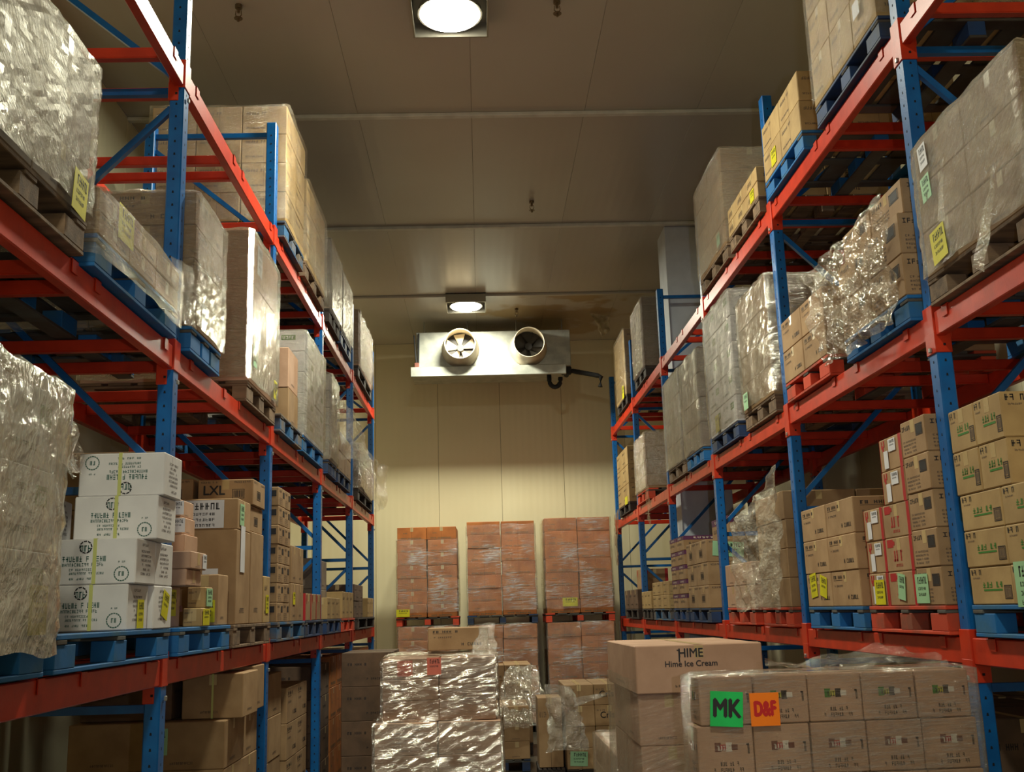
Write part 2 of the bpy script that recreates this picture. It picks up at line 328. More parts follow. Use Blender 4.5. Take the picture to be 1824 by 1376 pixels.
# ------------------------------------------------------------------ pallet racks
POSTW, POSTD = .08, .1
LV = [1.755, 3.377, 5.007]
BH = .125
def hole_strip(m, x0, z0, z1, y, side):
    z = z0
    while z < z1:
        m.quad((x0 - .006, y, z), (x0 + .006, y, z), (x0 + .004, y, z + .014), (x0 - .004, y, z + .014), 'hole_dark'); z += .075
def rack(name, xf, sgn, y0, nb, first, ztop, label):
    """xf: aisle face, sgn: +1 when the rack lies towards +X; posts at y0 + n*2.6 for n in first..nb"""
    root = empty(name, (xf, y0, 0), label, 'rack'); B = 2.6; D = 1.07
    xb = xf + sgn * (D - POSTW); ox, oy = xf, y0
    def T(x): return x - ox
    pm = {}
    def post(x, y, parent, top):
        if top not in pm:
            m = MB(); m.box(-POSTW / 2, -POSTD / 2, .006, POSTW / 2, POSTD / 2, top, 'paint_blue', .006)
            hole_strip(m, .0, .12, top - .05, -POSTD / 2 - .0008, 0)
            for s_ in (-1, 1):
                z = .12
                while z < top - .05:
                    xx = s_ * (POSTW / 2 + .0008); m.quad((xx, -.006, z), (xx, .006, z), (xx, .004, z + .014), (xx, -.004, z + .014), 'hole_dark'); z += .075
            m.box(-.07, -.08, 0, .07, .08, .006, 'paint_blue'); pm[top] = m.mesh('post')
        return put('post', pm[top], parent, (T(x), y - oy, 0))
    cm = None
    beam_m = {}
    for n in range(first, nb + 1):
        y = y0 + n * B
        pf = post(xf + sgn * POSTW / 2, y, root, ztop); pb = post(xb + sgn * POSTW / 2, y, root, ztop)
        xa, xc = T(xf + sgn * POSTW), T(xb)
        for z in (.32, 1.52, 2.62, 3.74, 4.87, ztop - .1):
            m = MB(); m.box(min(xa, xc), -.02, -.02, max(xa, xc), .02, .02, 'paint_blue'); m.build('brace', root, (0, y - oy, z))
        for za, zb in ((.42, 1.42), (2.5, 1.62), (2.73, 3.64), (4.77, 3.84), (4.97, 5.72)):
            m = MB(); m.bar((xa, 0, za), (xc, 0, zb), .035, .035, 'paint_blue'); m.build('diagonal_brace', root, (0, y - oy, 0))
        for lv in LV:
            for xx in (xf + sgn * POSTW / 2, xb + sgn * POSTW / 2):
                m = MB(); h = .006
                m.box(-POSTW / 2 - h, -POSTD / 2 - h, -.13, POSTW / 2 + h, POSTD / 2 + h, .04, 'paint_red', .003)
                m.box(-POSTW / 2 - h * 1.2, -POSTD / 2 - h - .002, -.21, POSTW / 2 - .03 if sgn < 0 else POSTW / 2, POSTD / 2 + h, -.1, 'paint_red', .003)
                for zz in (-.17, -.1, -.03): m.box(-.006, -POSTD / 2 - h - .005, zz - .006, .006, -POSTD / 2 - h, zz + .006, 'hole_dark')
                s2 = -sgn * (POSTW / 2 + h)
                m.box(min(s2, s2 - sgn * .012), -.012, -.2, max(s2, s2 - sgn * .012), .012, -.176, 'steel_bolt', .003)
                m.build('beam_connector', root, (T(xx), y - oy, lv))
    for n in range(first, nb):
        ya, yb = y0 + n * B + POSTD / 2 + .007, y0 + (n + 1) * B - POSTD / 2 - .007; L_ = yb - ya
        for lv in LV:
            for xx in (xf + sgn * .028, xb + sgn * .052):
                if 'b' not in beam_m:
                    m = MB(); m.box(-.025, 0, -BH, .025, L_, 0, 'paint_red', .005); beam_m['b'] = m.mesh('beam')
                put('beam', beam_m['b'], root, (T(xx), ya - oy, lv))
            for k, off in enumerate((.3, 1.08, 1.5, 2.33)):
                if sgn > 0 and n == 3 and k == 0: continue
                m = MB(); x1_, x2_ = sorted((T(xf + sgn * .054), T(xb + sgn * .026)))
                m.box(x1_, -.028, -.06, x2_, .028, .001, 'paint_red', .004); m.box(x1_, -.028, -.064, x2_, -.02, -.06, 'paint_red')
                xo = T(xf + sgn * .0)
                m.box(min(xo, xo - sgn * .004) , -.03, -.055, max(xo, xo - sgn * .004), .03, .004, 'paint_red')
                m.box(min(xo - sgn * .004, xo + sgn * .06), -.03, .0005, max(xo - sgn * .004, xo + sgn * .06), .03, .004, 'paint_red')
                m.build('support_bar', root, (0, y0 + n * B + off + (.04 if k % 2 else -.04) * ((n * 7 + int(lv)) % 3) - oy, lv))
    return root
rack('pallet_rack', -1.61, -1, 5.52, 4, -1, 5.945, 'blue and orange pallet rack with the white strapped cartons')
rack('pallet_rack', 2.334, 1, 5.17, 5, -1, 5.945, 'blue and orange pallet rack enclosing the boxed white column')
for i, (y, l) in enumerate(((10.66, 'yellow post guard at the third post of the carton rack'), (13.26, 'yellow post guard at the fourth post beside the shade-coloured load'))):
    m = MB(); m.tube([(0, 0, 0), (0, 0, .42)], .075, 'guard_yellow', 16); o = m.build('post_guard', None, (-1.55, y - .1, 0)); tag(o, l, 'post guard', 'yellow post guards')

# ------------------------------------------------------------------ cartons
class Face:
    def __init__(s, m, f, sx, sy, sz, eps=.0012):
        s.m = m; s.e = eps; hx, hy = sx / 2, sy / 2
        s.o, s.u, s.n, s.w = {'F': ((-hx, -hy, 0), (1, 0, 0), (0, -1, 0), sx), 'B': ((hx, hy, 0), (-1, 0, 0), (0, 1, 0), sx),
                              'R': ((hx, -hy, 0), (0, 1, 0), (1, 0, 0), sy), 'L': ((-hx, hy, 0), (0, -1, 0), (-1, 0, 0), sy)}[f]
        s.o, s.u, s.n = Vector(s.o), Vector(s.u), Vector(s.n); s.h = sz; s.flip = False
    def rect(s, u0, v0, u1, v1, mt, k=1):
        """u, v as fractions of the face"""
        if s.flip: u0, u1, v0, v1 = 1 - u1, 1 - u0, 1 - v1, 1 - v0
        P = lambda u, v: s.o + s.u * (u * s.w) + Vector((0, 0, v * s.h)) + s.n * s.e * k
        s.m.quad(P(u0, v0), P(u1, v0), P(u1, v1), P(u0, v1), mt)
    def frame(s, u0, v0, u1, v1, t, mt):
        tu, tv = t / s.w, t / s.h
        s.rect(u0, v0, u1, v0 + tv, mt); s.rect(u0, v1 - tv, u1, v1, mt); s.rect(u0, v0, u0 + tu, v1, mt); s.rect(u1 - tu, v0, u1, v1, mt)
    def text(s, u0, v0, u1, v1, n, mt, seed=1, k=1):
        rg = random.Random(seed); cw = (u1 - u0) / n; t = .18
        for i in range(n):
            if rg.random() < .14: continue
            a, b = u0 + cw * i + cw * .1, u0 + cw * (i + .82); W_, h_ = b - a, v1 - v0
            st = rg.sample(['l', 'r', 't', 'm', 'b', 'c'], 3)
            for q in st:
                if q == 'l': s.rect(a, v0, a + W_ * .28, v1, mt, k)
                elif q == 'r': s.rect(b - W_ * .28, v0, b, v1, mt, k)
                elif q == 't': s.rect(a, v1 - h_ * t, b, v1, mt, k)
                elif q == 'm': s.rect(a, v0 + h_ * .42, b, v0 + h_ * .6, mt, k)
                elif q == 'b': s.rect(a, v0, b, v0 + h_ * t, mt, k)
                else: s.rect(a + W_ * .36, v0, a + W_ * .62, v1, mt, k)
    def barcode(s, u0, v0, u1, v1, mt='ink_black', seed=3):
        rg = random.Random(seed); s.frame(u0, v0, u1, v1, .004, mt); u = u0 + (u1 - u0) * .1
        while u < u1 - (u1 - u0) * .12:
            wd = (u1 - u0) * rg.choice((.03, .05, .07)); s.rect(u, v0 + (v1 - v0) * .14, u + wd, v1 - (v1 - v0) * .14, mt); u += wd + (u1 - u0) * rg.choice((.03, .05))
    def ring(s, u, v, r, t, mt, n=18):
        if s.flip: u, v = 1 - u, 1 - v
        for i in range(n):
            a, b = 2 * PI * i / n, 2 * PI * (i + .8) / n
            P = lambda an, q: s.o + s.u * (u * s.w + q * math.cos(an)) + Vector((0, 0, v * s.h + q * math.sin(an))) + s.n * s.e
            s.m.quad(P(a, r - t), P(a, r), P(b, r), P(b, r - t), mt)
    def blob(s, u, v, r, mt, n=8, seed=1):
        rg = random.Random(seed)
        for i in range(n):
            du, dv = rg.uniform(-r, r) / s.w, rg.uniform(-r, r) / s.h; q = r * .3
            s.rect(u + du - q / s.w, v + dv - q / s.h, u + du + q / s.w, v + dv + q / s.h, mt, 1 + .1 * i)

CT = {  # carton kinds: base material, look words, print function per face
 'plain': ('kraft', 'kraft carton'), 'text': ('kraft', 'printed kraft carton'), 'yellow': ('kraft_yellow', 'pale tan carton'), 'green': ('kraft_yellow', 'green printed carton'),
 'black': ('kraft', 'black printed carton'), 'red': ('kraft', 'red banded carton'), 'redbow': ('kraft', 'red bow carton'), 'purple': ('kraft', 'purple topped carton'), 'brown': ('kraft_brown', 'brown carton'),
 'dark': ('kraft_dark', 'dim brown carton'), 'grey': ('kraft_grey', 'greyish carton'), 'white': ('white_board', 'white carton'), 'whitegreen': ('white_board', 'white carton'), 'whiteflip': ('white_board', 'white carton'),
 'ice': ('kraft_pink', 'picture printed carton'), 'ice2': ('kraft_pink', 'carton with dark red picture'), 'pink': ('kraft_pink', 'pinkish kraft carton'),
 'lxl': ('kraft', 'kraft carton with black marker'), 'berry': ('kraft_pink', 'kraft carton with berry print'), 'crisp': ('kraft', 'kraft carton with script'), 'slats': ('kraft_yellow', 'slim tan carton')}
def prints(kind, F_, f):
    T = F_
    if kind == 'whiteflip': T.flip = True; kind = 'whitegreen'
    if kind in ('plain', 'grey', 'pink'): T.text(.3, .12, .6, .17, 12, 'ink_grey', 4)
    elif kind == 'dark': T.text(.12, .62, .5, .7, 8, 'ink_black', 5); T.text(.5, .2, .9, .26, 10, 'ink_black', 6)
    elif kind == 'text':
        T.text(.08, .78, .5, .88, 8, 'ink_black', 5); T.text(.1, .55, .4, .61, 9, 'ink_grey', 6); T.text(.55, .2, .9, .32, 7, 'ink_black', 7); T.rect(.08, .74, .4, .75, 'ink_black')
    elif kind == 'yellow': T.text(.08, .7, .6, .8, 9, 'ink_grey', 8); T.text(.08, .2, .5, .26, 12, 'ink_grey', 9); T.rect(.495, 0, .5, 1, 'ink_grey')
    elif kind == 'green':
        T.text(.05, .8, .3, .94, 4, 'ink_black', 10); T.text(.08, .7, .26, .74, 8, 'ink_grey', 3); T.text(.3, .45, .78, .6, 6, 'ink_green', 11); T.rect(.32, .36, .76, .41, 'ink_green')
        T.frame(.8, .14, .97, .5, .004, 'ink_black'); T.barcode(.82, .18, .95, .46, 'ink_grey')
    elif kind == 'black':
        T.frame(.62, .5, .9, .82, .006, 'ink_black'); T.rect(.65, .54, .87, .78, 'ink_black'); T.text(.06, .74, .4, .86, 5, 'ink_black', 12)
        for q in range(4): T.text(.08, .1 + q * .1, .6, .15 + q * .1, 14, 'ink_grey', 20 + q)
    elif kind == 'red':
        T.rect(.88, 0, 1, 1, 'ink_red'); T.rect(.1, .7, .14, .95, 'ink_red'); T.rect(.14, .62, .2, .8, 'ink_red'); T.rect(.2, .75, .25, .95, 'ink_red')
    elif kind == 'redbow':
        T.rect(.9, 0, 1, 1, 'ink_red'); T.rect(.08, .72, .3, .96, 'ink_red'); T.rect(.3, .78, .36, .9, 'ink_red'); T.text(.28, .3, .62, .62, 4, 'ink_red', 13); T.text(.3, .14, .6, .22, 7, 'ink_red', 14)
    elif kind == 'purple': T.rect(0, .72, 1, 1, 'purple_print'); T.text(.1, .4, .7, .55, 8, 'ink_grey', 15); T.text(.2, .8, .7, .92, 6, 'ink_cream', 15, 1.5)
    elif kind == 'brown':
        T.rect(.498, 0, .502, 1, 'seam_dark'); T.text(.12, .08, .88, .17, 15, 'ink_teal', 16); T.text(.2, .5, .34, .56, 3, 'ink_teal', 2)
    elif kind == 'white': T.text(.1, .7, .45, .78, 8, 'ink_teal', 17); T.text(.1, .2, .6, .28, 11, 'ink_teal', 18); T.rect(.62, .55, .85, .8, 'ink_green'); T.text(.64, .6, .83, .74, 4, 'white_board', 19, 1.6)
    elif kind == 'whitegreen':
        if f in 'FB':
            T.ring(.85, .22, .034, .005, 'ink_teal'); T.text(.815, .17, .885, .27, 2, 'ink_teal', 5); T.text(.81, .46, .89, .5, 4, 'ink_teal', 6)
            T.ring(.45, .82, .03, .006, 'ink_black', 9); T.text(.39, .72, .51, .86, 3, 'ink_teal', 25)
            T.text(.2, .5, .68, .62, 13, 'ink_teal', 21); T.text(.2, .4, .68, .47, 18, 'ink_teal', 22); T.text(.28, .3, .55, .35, 12, 'ink_teal', 23); T.text(.28, .22, .66, .27, 18, 'ink_teal', 24); T.text(.28, .1, .56, .15, 10, 'ink_teal', 26)
        else:
            for q in range(6): T.text(.25, .2 + q * .1, .75, .25 + q * .1, 9, 'ink_grey', 30 + q)
            T.text(.3, .84, .6, .9, 5, 'ink_grey', 37)
    elif kind in ('ice', 'ice2'):
        c = ('ink_green', 'ink_yellow', 'ink_black', 'ink_cream') if kind == 'ice' else ('ink_brown', 'ink_red', 'ink_cream', 'ink_brown')
        for q in range(4): T.rect(.3 + q * .1, .5 + .03 * (q % 2), .41 + q * .1, .68 - .04 * (q % 2), c[q], 1 + .1 * q)
        T.text(.34, .52, .6, .62, 5, c[2], 33, 1.6)
        T.text(.3, .22, .72, .3, 10, 'ink_black', 31); T.text(.22, .1, .8, .18, 14, 'ink_black', 32); T.text(.86, .45, .93, .65, 1, 'ink_black', 33)
    elif kind == 'lxl':
        T.text(.05, .86, .35, .93, 10, 'ink_grey', 41); T.text(.65, .86, .95, .93, 8, 'ink_grey', 42)
        if f in 'FB': T.barcode(.62, .25, .84, .62)
        else: T.barcode(.3, .25, .6, .6)
    elif kind == 'berry':
        if f in 'FB': T.barcode(.36, .08, .9, .36); T.text(.58, .7, .9, .82, 3, 'ink_black', 43); T.text(.62, .58, .92, .67, 4, 'ink_brown', 44); T.blob(.12, .5, .03, 'ink_brown', 12, 5)
        else: T.text(.1, .6, .8, .7, 7, 'ink_grey', 45)
    elif kind == 'crisp': T.rect(.49, .0, .5, 1, 'seam_dark'); T.text(.06, .72, .35, .8, 8, 'ink_grey', 46)
    elif kind == 'slats': T.text(.1, .3, .5, .6, 8, 'ink_grey', 47)
CACHE = {}
def carton_mesh(kind, sx, sy, sz):
    key = (kind, round(sx, 3), round(sy, 3), round(sz, 3))
    if key in CACHE: return CACHE[key]
    base = CT[kind][0]; m = MB(); m.box(-sx / 2, -sy / 2, 0, sx / 2, sy / 2, sz, base, .005)
    e = .001; tp = 'tape' if base != 'white_board' else 'white_board'
    if sx >= sy:
        m.quad((-sx / 2 + .005, -.024, sz + e), (sx / 2 - .005, -.024, sz + e), (sx / 2 - .005, .024, sz + e), (-sx / 2 + .005, .024, sz + e), tp)
        for s_ in (-1, 1): x = s_ * (sx / 2 + e * .6); m.quad((x, -.024, sz - .07), (x, .024, sz - .07), (x, .024, sz - .004), (x, -.024, sz - .004), tp)
    else:
        m.quad((-.024, -sy / 2 + .005, sz + e), (.024, -sy / 2 + .005, sz + e), (.024, sy / 2 - .005, sz + e), (-.024, sy / 2 - .005, sz + e), tp)
        for s_ in (-1, 1): y = s_ * (sy / 2 + e * .6); m.quad((-.024, y, sz - .07), (.024, y, sz - .07), (.024, y, sz - .004), (-.024, y, sz - .004), tp)
    for f in 'FBLR': prints(kind, Face(m, f, sx, sy, sz), f)
    CACHE[key] = me = m.mesh('carton'); return me
DIMS = {}
USED = set()
def carton(kind, x0, x1, y0, y1, z0, z1, label, group=None, rz=0.0, jit=.003):
    sx, sy, sz = x1 - x0, y1 - y0, z1 - z0
    o = put('carton', carton_mesh(kind, sx, sy, sz), None, ((x0 + x1) / 2 + R.uniform(-jit, jit), (y0 + y1) / 2 + R.uniform(-jit, jit), z0), (0, 0, rz + R.uniform(-jit, jit) * 1.5))
    if label in USED: print('DUP LABEL', label)
    USED.add(label); tag(o, label, 'carton', group); DIMS[o.name] = (sx, sy, sz); return o
ORD = ['bottom', 'second', 'third', 'fourth', 'fifth', 'sixth', 'seventh', 'eighth', 'ninth', 'tenth']
def stack(kind, x0, x1, y0, y1, z0, z1, nx, ny, nz, phrase, side, kinds=None, look=None, skip=None, jit=.003, gap=.003, rz=0.0):
    """side: 'L' rack on the left (aisle at +X), 'R' rack on the right (aisle at -X), 'C' seen from the front. Only cartons at an outer visible side are laid."""
    out = {}; dx, dy, dz = (x1 - x0) / nx, (y1 - y0) / ny, (z1 - z0) / nz
    cx, cy = (x0 + x1) / 2, (y0 + y1) / 2
    for iz in range(nz):
        for iy in range(ny):
            for ix in range(nx):
                aisle = (ix == nx - 1) if side == 'L' else (ix == 0) if side == 'R' else (ix in (0, nx - 1))
                if not (aisle or iy == 0 or (iz == nz - 1)): continue
                if skip and skip(ix, iy, iz): continue
                k = kinds(ix, iy, iz) if kinds else kind
                row = 'top' if iz == nz - 1 and nz > 1 else ORD[iz]
                cw = ''
                if side == 'C':
                    cw = {1: '', 2: ['left', 'right'], 3: ['left', 'middle', 'right']}.get(nx, ['first', 'second', 'third', 'fourth', 'fifth', 'sixth'])
                    cw = cw[ix] + ' column' if nx > 1 else ''
                    if ny > 1: cw = (cw + ' ' + (['front', 'rear'] if ny == 2 else ['front', 'middle', 'rear'])[iy]).strip()
                else:
                    a = {1: '', 2: ['near', 'far'], 3: ['near', 'middle', 'far']}.get(ny, ['first', 'second', 'third', 'fourth', 'fifth'])
                    a = a[iy] if ny > 1 else ''
                    if nx > 1:
                        j = (nx - 1 - ix) if side == 'L' else ix
                        a = (a + ' ' + (['aisle', 'inner'] if nx == 2 else ['aisle', 'central', 'inner'])[j]).strip()
                    cw = a + ' column' if a else ''
                lb = (look or CT[k][1]) + (', ' + row + ' row' if nz > 1 else '') + (', ' + cw if cw else '') + ', ' + phrase
                sh = Vector(((ix + .5) * dx + x0 - cx, (iy + .5) * dy + y0 - cy, 0)); sh.rotate(Matrix.Rotation(rz, 3, 'Z'))
                ox, oy = R.uniform(-jit, jit), R.uniform(-jit, jit)
                X, Y = cx + sh.x + ox, cy + sh.y + oy
                out[(ix, iy, iz)] = carton(k, X - dx / 2 + gap, X + dx / 2 - gap, Y - dy / 2 + gap, Y + dy / 2 - gap, z0 + iz * dz, z0 + (iz + 1) * dz - .002, lb, 'cartons of the ' + phrase, rz, 0)
    return out
def text_mesh(s, size, mt, embold=0.0, sxs=1.0):
    c = bpy.data.curves.new('txt', 'FONT'); c.body = s; c.size = size; c.align_x = 'CENTER'; c.align_y = 'CENTER'; c.resolution_u = 3
    o = bpy.data.objects.new('txt', c); col.objects.link(o); bpy.context.view_layer.update()
    me = bpy.data.meshes.new_from_object(o.evaluated_get(bpy.context.evaluated_depsgraph_get())); bpy.data.objects.remove(o)
    for v in me.vertices: v.co.x *= sxs
    if embold:
        vs = [v.co.copy() for v in me.vertices]; fs = [tuple(p.vertices) for p in me.polygons]; nv_ = len(vs); V2, F2 = [], []
        for q_, (ex, ez) in enumerate(((-1, 0), (1, 0), (0, 1), (0, -1), (0, 0))):
            V2 += [(v.x + ex * embold, v.y + ez * embold, v.z + q_ * 1e-5) for v in vs]; F2 += [tuple(i + q_ * nv_ for i in f) for f in fs]
        me = bpy.data.meshes.new('txt'); me.from_pydata(V2, [], F2)
    me.materials.clear(); me.materials.append(MATS[mt]); return me
def lettering(parent, s, size, mt, loc, rot, bold=0.0, sxs=1.0):
    me = text_mesh(s, size, mt, bold, sxs); o = put('lettering', me, parent, loc, rot); return o
FROT = {'F': (PI / 2, 0, 0), 'R': (PI / 2, 0, PI / 2), 'L': (PI / 2, 0, -PI / 2), 'B': (PI / 2, 0, PI)}
def sticker(c, f, u, v, wd, ht, mt, label, lines=3, tilt=0.0, eps=.004, seed=1, ink='ink_black', words=None, dims=None, wordsize=.6, wx=.7):
    """paper label on a face of carton c, centred at fractions u, v"""
    sx, sy, sz = dims or DIMS[c.name]; t = MB()
    P = Face(t, f, sx, sy, sz); ctr = P.o + P.u * (u * P.w) + Vector((0, 0, v * sz)) + P.n * eps
    m = MB(); m.box(-wd / 2, -.0008, -ht / 2, wd / 2, .0004, ht / 2, mt)
    if lines:
        G = Face(m, 'F', wd, .0016, ht, .0006); G.o = Vector((-wd / 2, -.0008, -ht / 2)); G.w = wd; G.h = ht
        G.text(.08, .66, .92, .9, 7, ink, seed)
        for q in range(lines - 1): G.text(.2, .45 - q * .2, .8, .55 - q * .2, 8, ink, seed + q + 1)
    rz = {'F': 0, 'R': PI / 2, 'L': -PI / 2, 'B': PI}[f]
    o = m.build('label', c, ctr, (0, tilt, rz)); o['label'] = label
    if words:
        me = text_mesh(words, ht * wordsize, ink, ht * .03, wx); q = put('lettering', me, o, (0, -.0025, 0), (PI / 2, 0, 0))
    return o

# ------------------------------------------------------------------ pallets
PM = {}
def pallet(x0, x1, y0, y1, z, wood, label, blocks=3):
    lx, ly = x1 - x0 - .006, y1 - y0 - .006; g = 'wooden pallets'
    o = empty('pallet', ((x0 + x1) / 2, (y0 + y1) / 2, z + .004), label, 'pallet', g)
    if label in USED: print('DUP LABEL', label)
    USED.add(label)
    def bx(key, a, b, c, wd=None):
        wood_ = wd or wood; k = (key, wood_, round(a, 3), round(b, 3), round(c, 3))
        if k not in PM: m = MB(); m.box(-a / 2, -b / 2, 0, a / 2, b / 2, c, wood_, .003); PM[k] = m.mesh(key)
        return PM[k]
    nb = 6; bw = lx / nb * .8; dull = 'wood_dull' if 'blue' in wood or wood == 'wood_red' else wood
    for i in range(nb): put('deck_board', bx('deck_board', bw, ly, .02, wood if i in (0, nb - 1) else dull), o, (-lx / 2 + bw / 2 + i * (lx - bw) / (nb - 1), R.uniform(-.004, .004), .124))
    for j in (-1, 0, 1): put('stringer_board', bx('stringer_board', lx, .1, .018, dull), o, (0, j * (ly / 2 - .055), .106))
    for i in (-1, 0, 1):
        put('bottom_board', bx('bottom_board', .1, ly, .018, dull if i == 0 else wood), o, (i * (lx / 2 - .055), 0, 0))
        for j in (-1, 0, 1):
            put('block', bx('block', .1, .2 if j else .16, .088), o, (i * (lx / 2 - .055), j * (ly / 2 - .105), .018))
    return o

# ------------------------------------------------------------------ stretch film
def wrap(x0, x1, y0, y1, z0, z1, label, mt='film_diag', bulge=.012, amp=.02, seed=1, rz=0.0, top=True, tufts=0, nu=88, nv=26, name='stretch_wrap', lean=0.0):
    g = .014; cx, cy = (x0 + x1) / 2, (y0 + y1) / 2; hx, hy = (x1 - x0) / 2 + g, (y1 - y0) / 2 + g; per = 4 * (hx + hy)
    m = MB(); k = m.mi(mt); rows = []
    def P(s_):
        d = s_ * per; c = .03
        for (ax, ay, bx_, by_) in ((-hx, -hy, hx, -hy), (hx, -hy, hx, hy), (hx, hy, -hx, hy), (-hx, hy, -hx, -hy)):
            L_ = math.hypot(bx_ - ax, by_ - ay)
            if d <= L_ + 1e-9:
                t = d / L_; return Vector((ax + (bx_ - ax) * t, ay + (by_ - ay) * t)), Vector(((by_ - ay) / L_, -(bx_ - ax) / L_)), min(d, L_ - d)
            d -= L_
        return Vector((-hx, -hy)), Vector((0, -1)), 0
    Hh = z1 - z0
    for j in range(nv + 1):
        z = Hh * j / nv; row = []
        for i in range(nu):
            p, nrm, ed = P(i / nu)
            q = Vector((p.x * 3 + seed * 7, p.y * 3, z * 3)); diag = Vector((p.x * 5 + z * 5 + seed, p.y * 5 + z * 5, z * 9 - p.x * 6 - p.y * 6))
            a = .6 * amp * (.6 * max(0, noise.noise(q)) + .5 * abs(noise.noise(diag))) + bulge * math.sin(PI * min(1, ed / max(.1, min(hx, hy)))) * math.sin(PI * j / nv) * .5
            a += amp * .35 * abs(noise.noise(Vector((p.x * 14 + seed, p.y * 14, z * 22))))
            zz = z + (amp * 1.0 * noise.noise(Vector((p.x * 4, p.y * 4, seed + 3.3))) if j in (0, nv) else 0)
            row.append(len(m.v)); m.v.append((p.x + nrm.x * a, p.y + nrm.y * a, zz))
        rows.append(row)
    for A, B in zip(rows, rows[1:]):
        for i in range(nu): m.f.append((A[i], A[(i + 1) % nu], B[(i + 1) % nu], B[i])); m.m.append(k)
    if top:
        prev = rows[-1]
        for t in (.93, .8, .6, .35, .1):
            row = []
            for i in range(nu):
                p, nrm, ed = P(i / nu)
                row.append(len(m.v)); m.v.append((p.x * t, p.y * t, Hh + .012 + amp * .9 * abs(noise.noise(Vector((p.x * t * 7 + seed, p.y * t * 7, 2.2))))))
            for i in range(nu): m.f.append((prev[i], prev[(i + 1) % nu], row[(i + 1) % nu], row[i])); m.m.append(k)
            prev = row
    o = m.build(name, None, (cx, cy, z0), (0, lean, rz), smooth=True)
    if label in USED: print('DUP LABEL', label)
    USED.add(label); return tag(o, label, 'plastic film', 'stretch film around loads')
def sheet(pts4, nu, nv, amp, seed, mt, label, name='loose_film', freq=6, taper=0.0, thick=False):
    """loose crumpled film between four corners (u along the first edge)"""
    A, B, C_, D_ = [Vector(p) for p in pts4]; nrm = (B - A).cross(D_ - A).normalized(); m = MB(); k = m.mi(mt); ctr = (A + B + C_ + D_) / 4
    for j in range(nv + 1):
        for i in range(nu + 1):
            u, v = i / nu, j / nv; uu_ = .5 + (u - .5) * (1 - taper * v)
            p = A.lerp(B, uu_).lerp(D_.lerp(C_, uu_), v)
            nz = noise.noise(p * freq + Vector((seed, 0, 0))); n2 = noise.noise(p * freq * 2.7 + Vector((0, seed, 0))); n3 = noise.noise(p * freq * .6 + Vector((0, 0, seed)))
            ridge = 1 - abs(noise.noise(p * freq * 1.4 + Vector((seed, seed, 0)))) * 2
            p = p + nrm * amp * (nz * 1.0 + n2 * .5 + ridge * .5) + Vector((n2, nz, n3)) * amp * .7
            m.v.append(tuple(p - ctr))
    W_ = nu + 1
    for j in range(nv):
        for i in range(nu): a = j * W_ + i; m.f.append((a, a + 1, a + 1 + W_, a + W_)); m.m.append(k)
    o = m.build(name, None, tuple(ctr), smooth=True)
    if label in USED: print('DUP LABEL', label)
    USED.add(label); return tag(o, label, 'plastic film', 'loose film hanging from loads')

PT = .15   # pallet height
Z1, Z2, Z3 = LV[0] + .006, LV[1] + .006, LV[2] + .006
LX0, LX1 = -2.70, -1.56      # loads in the left rack
RX0, RX1 = 2.29, 3.42        # loads in the right rack
def rackload(side, Z, y0, y1, top, n, kind, phrase, wood, plab, film_=None, flab=None, kinds=None, x=None, seed=1, skip=None, zfilm=0.0, amp=.02, bulge=.012, look=None, py=None, jit=.003):
    a, b = x or ((LX0, LX1) if side == 'L' else (RX0, RX1))
    p0, p1 = py or (y0, y1)
    pallet((LX0 if side == 'L' else RX0), (LX1 if side == 'L' else RX1), p0, p1, Z, wood, plab)
    z0 = Z + PT
    s = stack(kind, a, b, y0 + .01, y1 - .01, z0, top, *n, phrase, side, kinds, skip=skip, look=look, jit=jit)
    if film_: wrap(a, b, y0 + .01, y1 - .01, z0 + .01 - zfilm, top, flab, film_, seed=seed, amp=amp, bulge=bulge)
    return s

# ================================================================== LEFT RACK, top level
rackload('L', Z3, 8.27, 9.2, 6.2, (3, 2, 4), 'yellow', 'tall load on left top shelf', 'wood_blue_worn', 'blue pallet under tall pale load, left top shelf near the lamp', 'film_clear', 'clear wrap over tall load atop the second left post', seed=2)
rackload('L', Z3, 9.3, 10.5, 5.98, (2, 2, 3), 'yellow', 'second load on left top shelf', 'wood_grey', 'grey wood pallet, second along the left top shelf', 'film_clear', 'clear wrap on second load of left top shelf', seed=3)
rackload('L', Z3, 10.85, 11.7, 5.95, (2, 2, 4), 'grey', 'third load on left top shelf', 'wood_dark', 'dark pallet, third along the left top shelf', 'film_diag', 'glaring wrap on third load of left top shelf', seed=4)
rackload('L', Z3, 11.78, 12.75, 5.9, (2, 2, 4), 'grey', 'fourth load on left top shelf', 'wood_bluedark', 'dark blue pallet, fourth along the left top shelf', 'film_diag', 'glaring wrap on fourth load of left top shelf', seed=5)
rackload('L', Z3, 13.5, 15.2, 5.92, (2, 3, 5), 'pink', 'farthest load on left top shelf', 'wood_dark', 'dark pallet at the far end of left top shelf', 'film_diag', 'wrinkled wrap on farthest load of left top shelf', seed=6, amp=.04)
